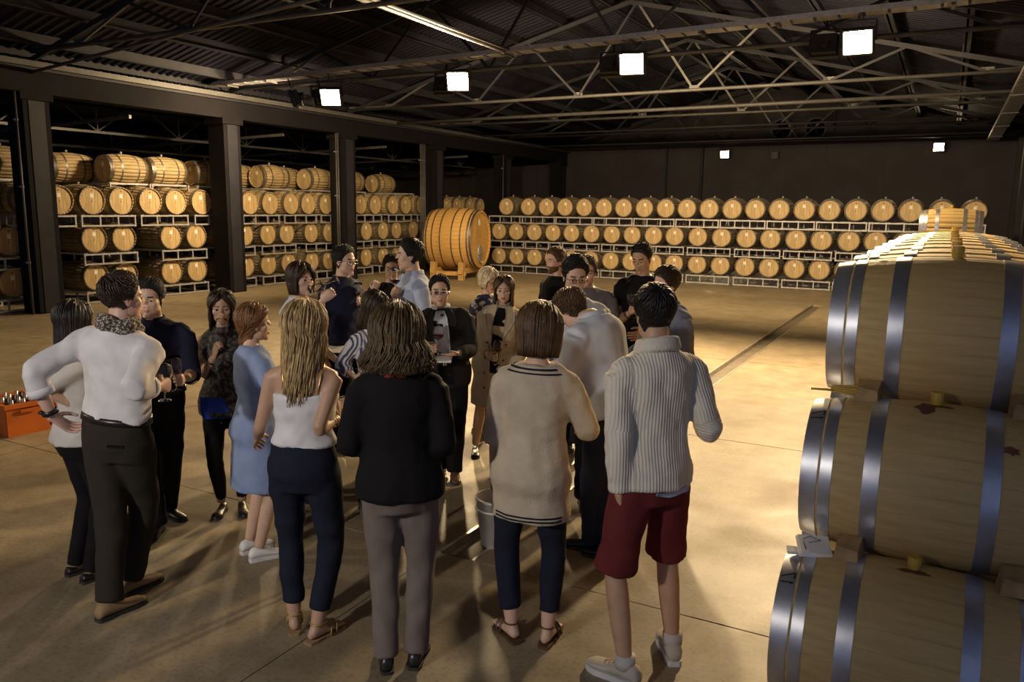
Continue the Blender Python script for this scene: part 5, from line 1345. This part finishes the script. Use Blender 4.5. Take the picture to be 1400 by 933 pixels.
# 20 -- man in grey t-shirt
g = person('p20', 'broad man in grey t-shirt hidden behind the man with black eyeglasses', 1.73, False, 'pink', None, (803, 350), 182, hyaw=0, hpitch=8, seed=30, build=1.08,
           arms={'r': dict(loc=(.18, .22, 1.02)), 'l': dict(loc=(.18, .22, 1.02))}, hair=short(thick=.012, top=.012, wave=.004), hcol=CUR)
finish_body(g); bottoms(g, c_jean); top(g, c_gtee, 't_shirt', .88, .62, .022, .022)
for n_ in 'lr': shoe(g, n_, 'sneaker', l_black)
# 21 -- man in black t-shirt pouring
g = person('p21', 'man in black t-shirt with sunglasses on his hair, head bowed over his glass', 1.86, False, 'tan', None, (880, 330), 206, hyaw=0, hpitch=22, seed=31,
           arms={'r': dict(px=(861, 428), d=-.22, epx=(848, 440), ed=.02, hand='grip', hdir=(-.3, .6, .3)), 'l': dict(loc=(.16, .26, 1.05), hand='relax')}, hair=short(thick=.009, top=.008, short=.2), hcol=DBR)
finish_body(g); bottoms(g, c_jean); top(g, c_black, 't_shirt', .88, .62, .02, .022); eyeglasses(g, m_frame, True, True); wristband(g, 'r', l_black, 'watch', 1.86, .034, .012)
for n_ in 'lr': shoe(g, n_, 'dress', l_black)
held(g, 'r', 'tilted wine glass held by the man in black t-shirt', (-.35, .1, 1), 'low', .07)
# 22 -- man in grey-blue blazer
g = person('p22', 'man in grey-blue blazer with dark hair behind the man in the cream sweater', 1.72, False, 'pink', None, (915, 365), 232, hyaw=4, hpitch=10, seed=32,
           arms={'r': dict(loc=(.16, .26, 1.05)), 'l': dict(loc=(.2, .2, .95))}, hair=short(thick=.013, top=.018, flow='back'), hcol=DBR)
finish_body(g); bottoms(g, c_blackt); top(g, c_blazer, 'blazer', .82, 1.9, .028, .024, .04, amp=.004); collar(g, c_blazer, .04, .4, r=.07); eyeglasses(g, m_frame)
for n_ in 'lr': shoe(g, n_, 'dress', l_black)
# 23 -- man in knitted sweater and shorts
g = person('p23', 'man in cream ribbed sweater and maroon shorts, hand in pocket, back turned', 1.81, False, 'tan', ((842, 928), (915, 893)), (899, 386), -30, hyaw=14, hpitch=4, seed=33, build=.93, footyaw=(30, -18),
           arms={'l': dict(px=(846, 684), d=-.10, epx=(842, 590), ed=-.20, hand='relax', hdir=(-.2, .2, -1)), 'r': dict(px=(958, 572), d=.26, epx=(972, 585), ed=-.06, hand='relax')},
           hair=short(thick=.012, top=.012, short=.4), hcol=BLK)
finish_body(g); bottoms(g, c_maroon, 'shorts', 1.0, .012, 1.02, r_end=.088); top(g, c_knit, 'sweater', .875, 1.92, .024, .020, .02, amp=.003, voxel=.0095)
patch(g, 'undershirt_hem', [(.875, -.15, .04), (.86, -.15, .04), (.845, -.14, -.02)], c_ltblue, -1, .006, 8, g.boto, g.botbv)
sc = [g.T(1.478)-g.Fr*.014+(g.Fr*math.cos(q)*.076+g.L*math.sin(q)*.080)*g.s+ZUP*(-.02*math.cos(q))*g.s for q in np.linspace(0, 2*PI, 25)]
V, F = remesh([tube(sc, .024, 12), tube([q+ZUP*.030 for q in sc], .017, 12)], .009, 3); put(g, 'shawl_collar', V, F, cloth('cream_collar', (.64, .58, .47), bump=.5, bs=120))
for n_ in 'lr': shoe(g, n_, 'sneaker', mat('cream_canvas', (.50, .44, .36), .8), mat('white_sole', (.62, .62, .60), .6))
for n_ in 'lr': 
    A, fd = g.foot[n_]; V, F = tube([A-ZUP*.01, A+ZUP*.045*g.s], .046*g.s, 14); put(g, 'ankle_sock', V, F, c_grey)

# ================================================================== loose things
m_orange = mat('orange_plastic', (.62, .15, .02), .45, var=.1, scale=6)
def crate(c, rz, label):
    t = thing('bottle_crate', label, 'crate', tuple(c)); w, d, h = .52, .36, .30; th = .012
    MB().box((0, 0, .01), (w-.03, d-.03, .02)).build('bottom', m_orange, t)
    for sx in (-1, 1): MB().box((sx*(w/2-th/2), 0, h/2), (th, d-2*th, h)).build('side_panel', m_orange, t)
    for sy in (-1, 1): MB().box((0, sy*(d/2-th/2), h/2), (w, th, h)).build('side_panel', m_orange, t)
    rim = MB()
    for sx in (-1, 1): rim.box((sx*(w/2+.008), 0, h-.02), (.028, d+.04, .04))
    for sy in (-1, 1): rim.box((0, sy*(d/2+.008), h-.02), (w, .028, .04))
    rim.build('rim', m_orange, t)
    for sx in (-1, 1):
        for sy in (-1, 1): MB().box((sx*(w/2-.03), sy*(d/2+.004), h/2-.02), (.04, .012, h-.05)).build('rib', m_orange, t)
        MB().box((sx*(w/2+.024), 0, h-.07), (.012, .14, .03)).build('handle', m_orange, t)
    t.rotation_euler = (0, 0, rz); return t
m_bgl = mat('dark_bottle_glass', (.008, .012, .008), .08, var=0, spec=.8)
b_body = MB().lathe([(0, .0), (.036, 0), (.0375, .004), (.0375, .19), (.034, .205), (.020, .225), (.0150, .24), (.0145, .30), (0, .30)], 18).mesh('glass_body', m_bgl, True)
b_lab = MB().lathe([(.0376, .06), (.0381, .06), (.0381, .15), (.0376, .15)], 18, closed=True).mesh('paper_label', m_card, True)
b_cap = MB().lathe([(.0152, .245), (.0158, .25), (.0158, .302), (0, .303)], 14).mesh('foil_capsule', mat('silver_foil', (.5, .46, .42), .3, metal=.6), True)
b_cap2 = MB().lathe([(.0152, .245), (.0158, .25), (.0158, .302), (0, .303)], 14).mesh('foil_capsule', m_black, True)
def bottle(M_, label, group, cap_=b_cap):
    t = thing('wine_bottle', label, 'wine bottle', group=group); inst(t, [('glass_body', b_body, None), ('paper_label', b_lab, None), ('foil_capsule', cap_, None)], M_); return t
for (px, py), rz, lab in (((8, 590), -.12, 'front'), ((74, 572), -.12, 'rear')):
    c = onz(px, py); crate((c[0], c[1]+.1, 0), rz, 'orange plastic crate of wine bottles on the floor, '+('in plain view' if lab == 'front' else 'half hidden behind a bent arm'))
    for i in range(5):
        for j in range(3):
            x = -.19+.095*i; y = -.10+.10*j; cs, sn = math.cos(rz), math.sin(rz)
            bottle(Matrix.Translation((c[0]+x*cs-y*sn, c[1]+.1+x*sn+y*cs, .022)) @ Matrix.Rotation(rnd.uniform(0, 6), 4, 'Z'), 'dark wine bottle with pale label standing in the %s orange crate' % ('front' if lab == 'front' else 'half hidden'), 'bottles in the %s crate' % lab, b_cap if (i+j) % 3 else b_cap2)
# white bucket
bk = thing('bucket', 'white plastic spittoon bucket on the floor beside the beige sweater', 'bucket', tuple(onz(682, 742)))
m_bk = mat('white_plastic', (.62, .60, .56), .4)
MB().lathe([(0, .0), (.115, 0), (.145, .30), (.152, .30), (.152, .315), (.140, .315), (.110, .012), (0, .012)], 32).build('pail', m_bk, bk, True)
MB().lathe([(.147, .24), (.155, .24), (.155, .255), (.147, .255)], 32, closed=True).build('rim_ring', m_bk, bk, True)
MB().tube([(.152*math.cos(a), .152*math.sin(a)*.5-.08*math.sin(a), .25-.10*math.sin(a)) for a in np.linspace(0, PI, 12)], .003, 6).build('handle', m_galv, bk, True)
# tasting table in the middle of the group
tb = onz(492, 560, .86); tt = thing('tasting_table', 'small table with reddish top and metal edge among the tasters', 'table', (tb[0], tb[1]+.15, 0))
MB().box((0, 0, .85), (.60, .42, .022)).build('table_top', mat('reddish_laminate', (.42, .17, .11), .5), tt)
ed = MB()
for sx in (-1, 1): ed.box((sx*.305, 0, .85), (.012, .444, .034))
for sy in (-1, 1): ed.box((0, sy*.216, .85), (.62, .012, .034))
ed.build('metal_edge', m_galv, tt)
for sx in (-1, 1):
    for sy in (-1, 1): MB().tube([(sx*.26, sy*.17, .84), (sx*.27, sy*.18, 0)], .014, 8).build('leg', m_galv, tt, True)
# papers clipped on the lower barrel edge, hose coil above
bx = thing('booklet', 'white folded booklet with a wire clip resting on the lowest pale barrel', 'booklet')
p = onz(1112, 748, .70); Rb = np.stack([nrm(np.array([.95, .30, .0])), nrm(np.array([-.30, .95, .25])), np.cross(nrm(np.array([.95, .30, 0])), nrm(np.array([-.30, .95, .25])))], 1)
bx.location = p
MB().box((0, 0, .0), (.13, .13, .012), R=Rb).build('cover', m_card, bx); MB().box(Rb@np.array([.004, -.004, .012]), (.125, .125, .010), R=Rb).build('page', m_card, bx)
MB().tube([Rb@np.array(q) for q in ((-.04, -.05, .021), (-.045, .02, .021), (-.01, .045, .021), (.03, .02, .021), (-.02, .0, .021))], .0018, 6).build('wire_clip', mat('brown_wire', (.22, .14, .07), .5), bx, True)
MB().box(Rb@np.array([-.085, -.02, -.012]), (.05, .04, .014), R=Rb).build('tape_roll', m_card, bx)
ho = MB(); c0 = np.array(onz(1165, 538, 1.315))
for k in range(3):
    ho.tube([c0+np.array([.075*math.cos(a)*(1+.12*k), .035*math.sin(a)*(1+.1*k)-.03, .008+.011*k+.004*math.sin(2*a)]) for a in np.linspace(0, 2*PI, 26)], .0055, 8)
ho.tube([c0+np.array([-.07, -.04, .012]), c0+np.array([-.11, -.05, .015]), c0+np.array([-.17, -.05, .012])], .0055, 8)
tag(ho.build('hose_coil', mat('yellow_hose', (.50, .33, .06), .5), None, True), 'coil of thin yellow hose lying between the top and middle pale barrels', 'hose')
bpy.data.scenes.remove(TMP)
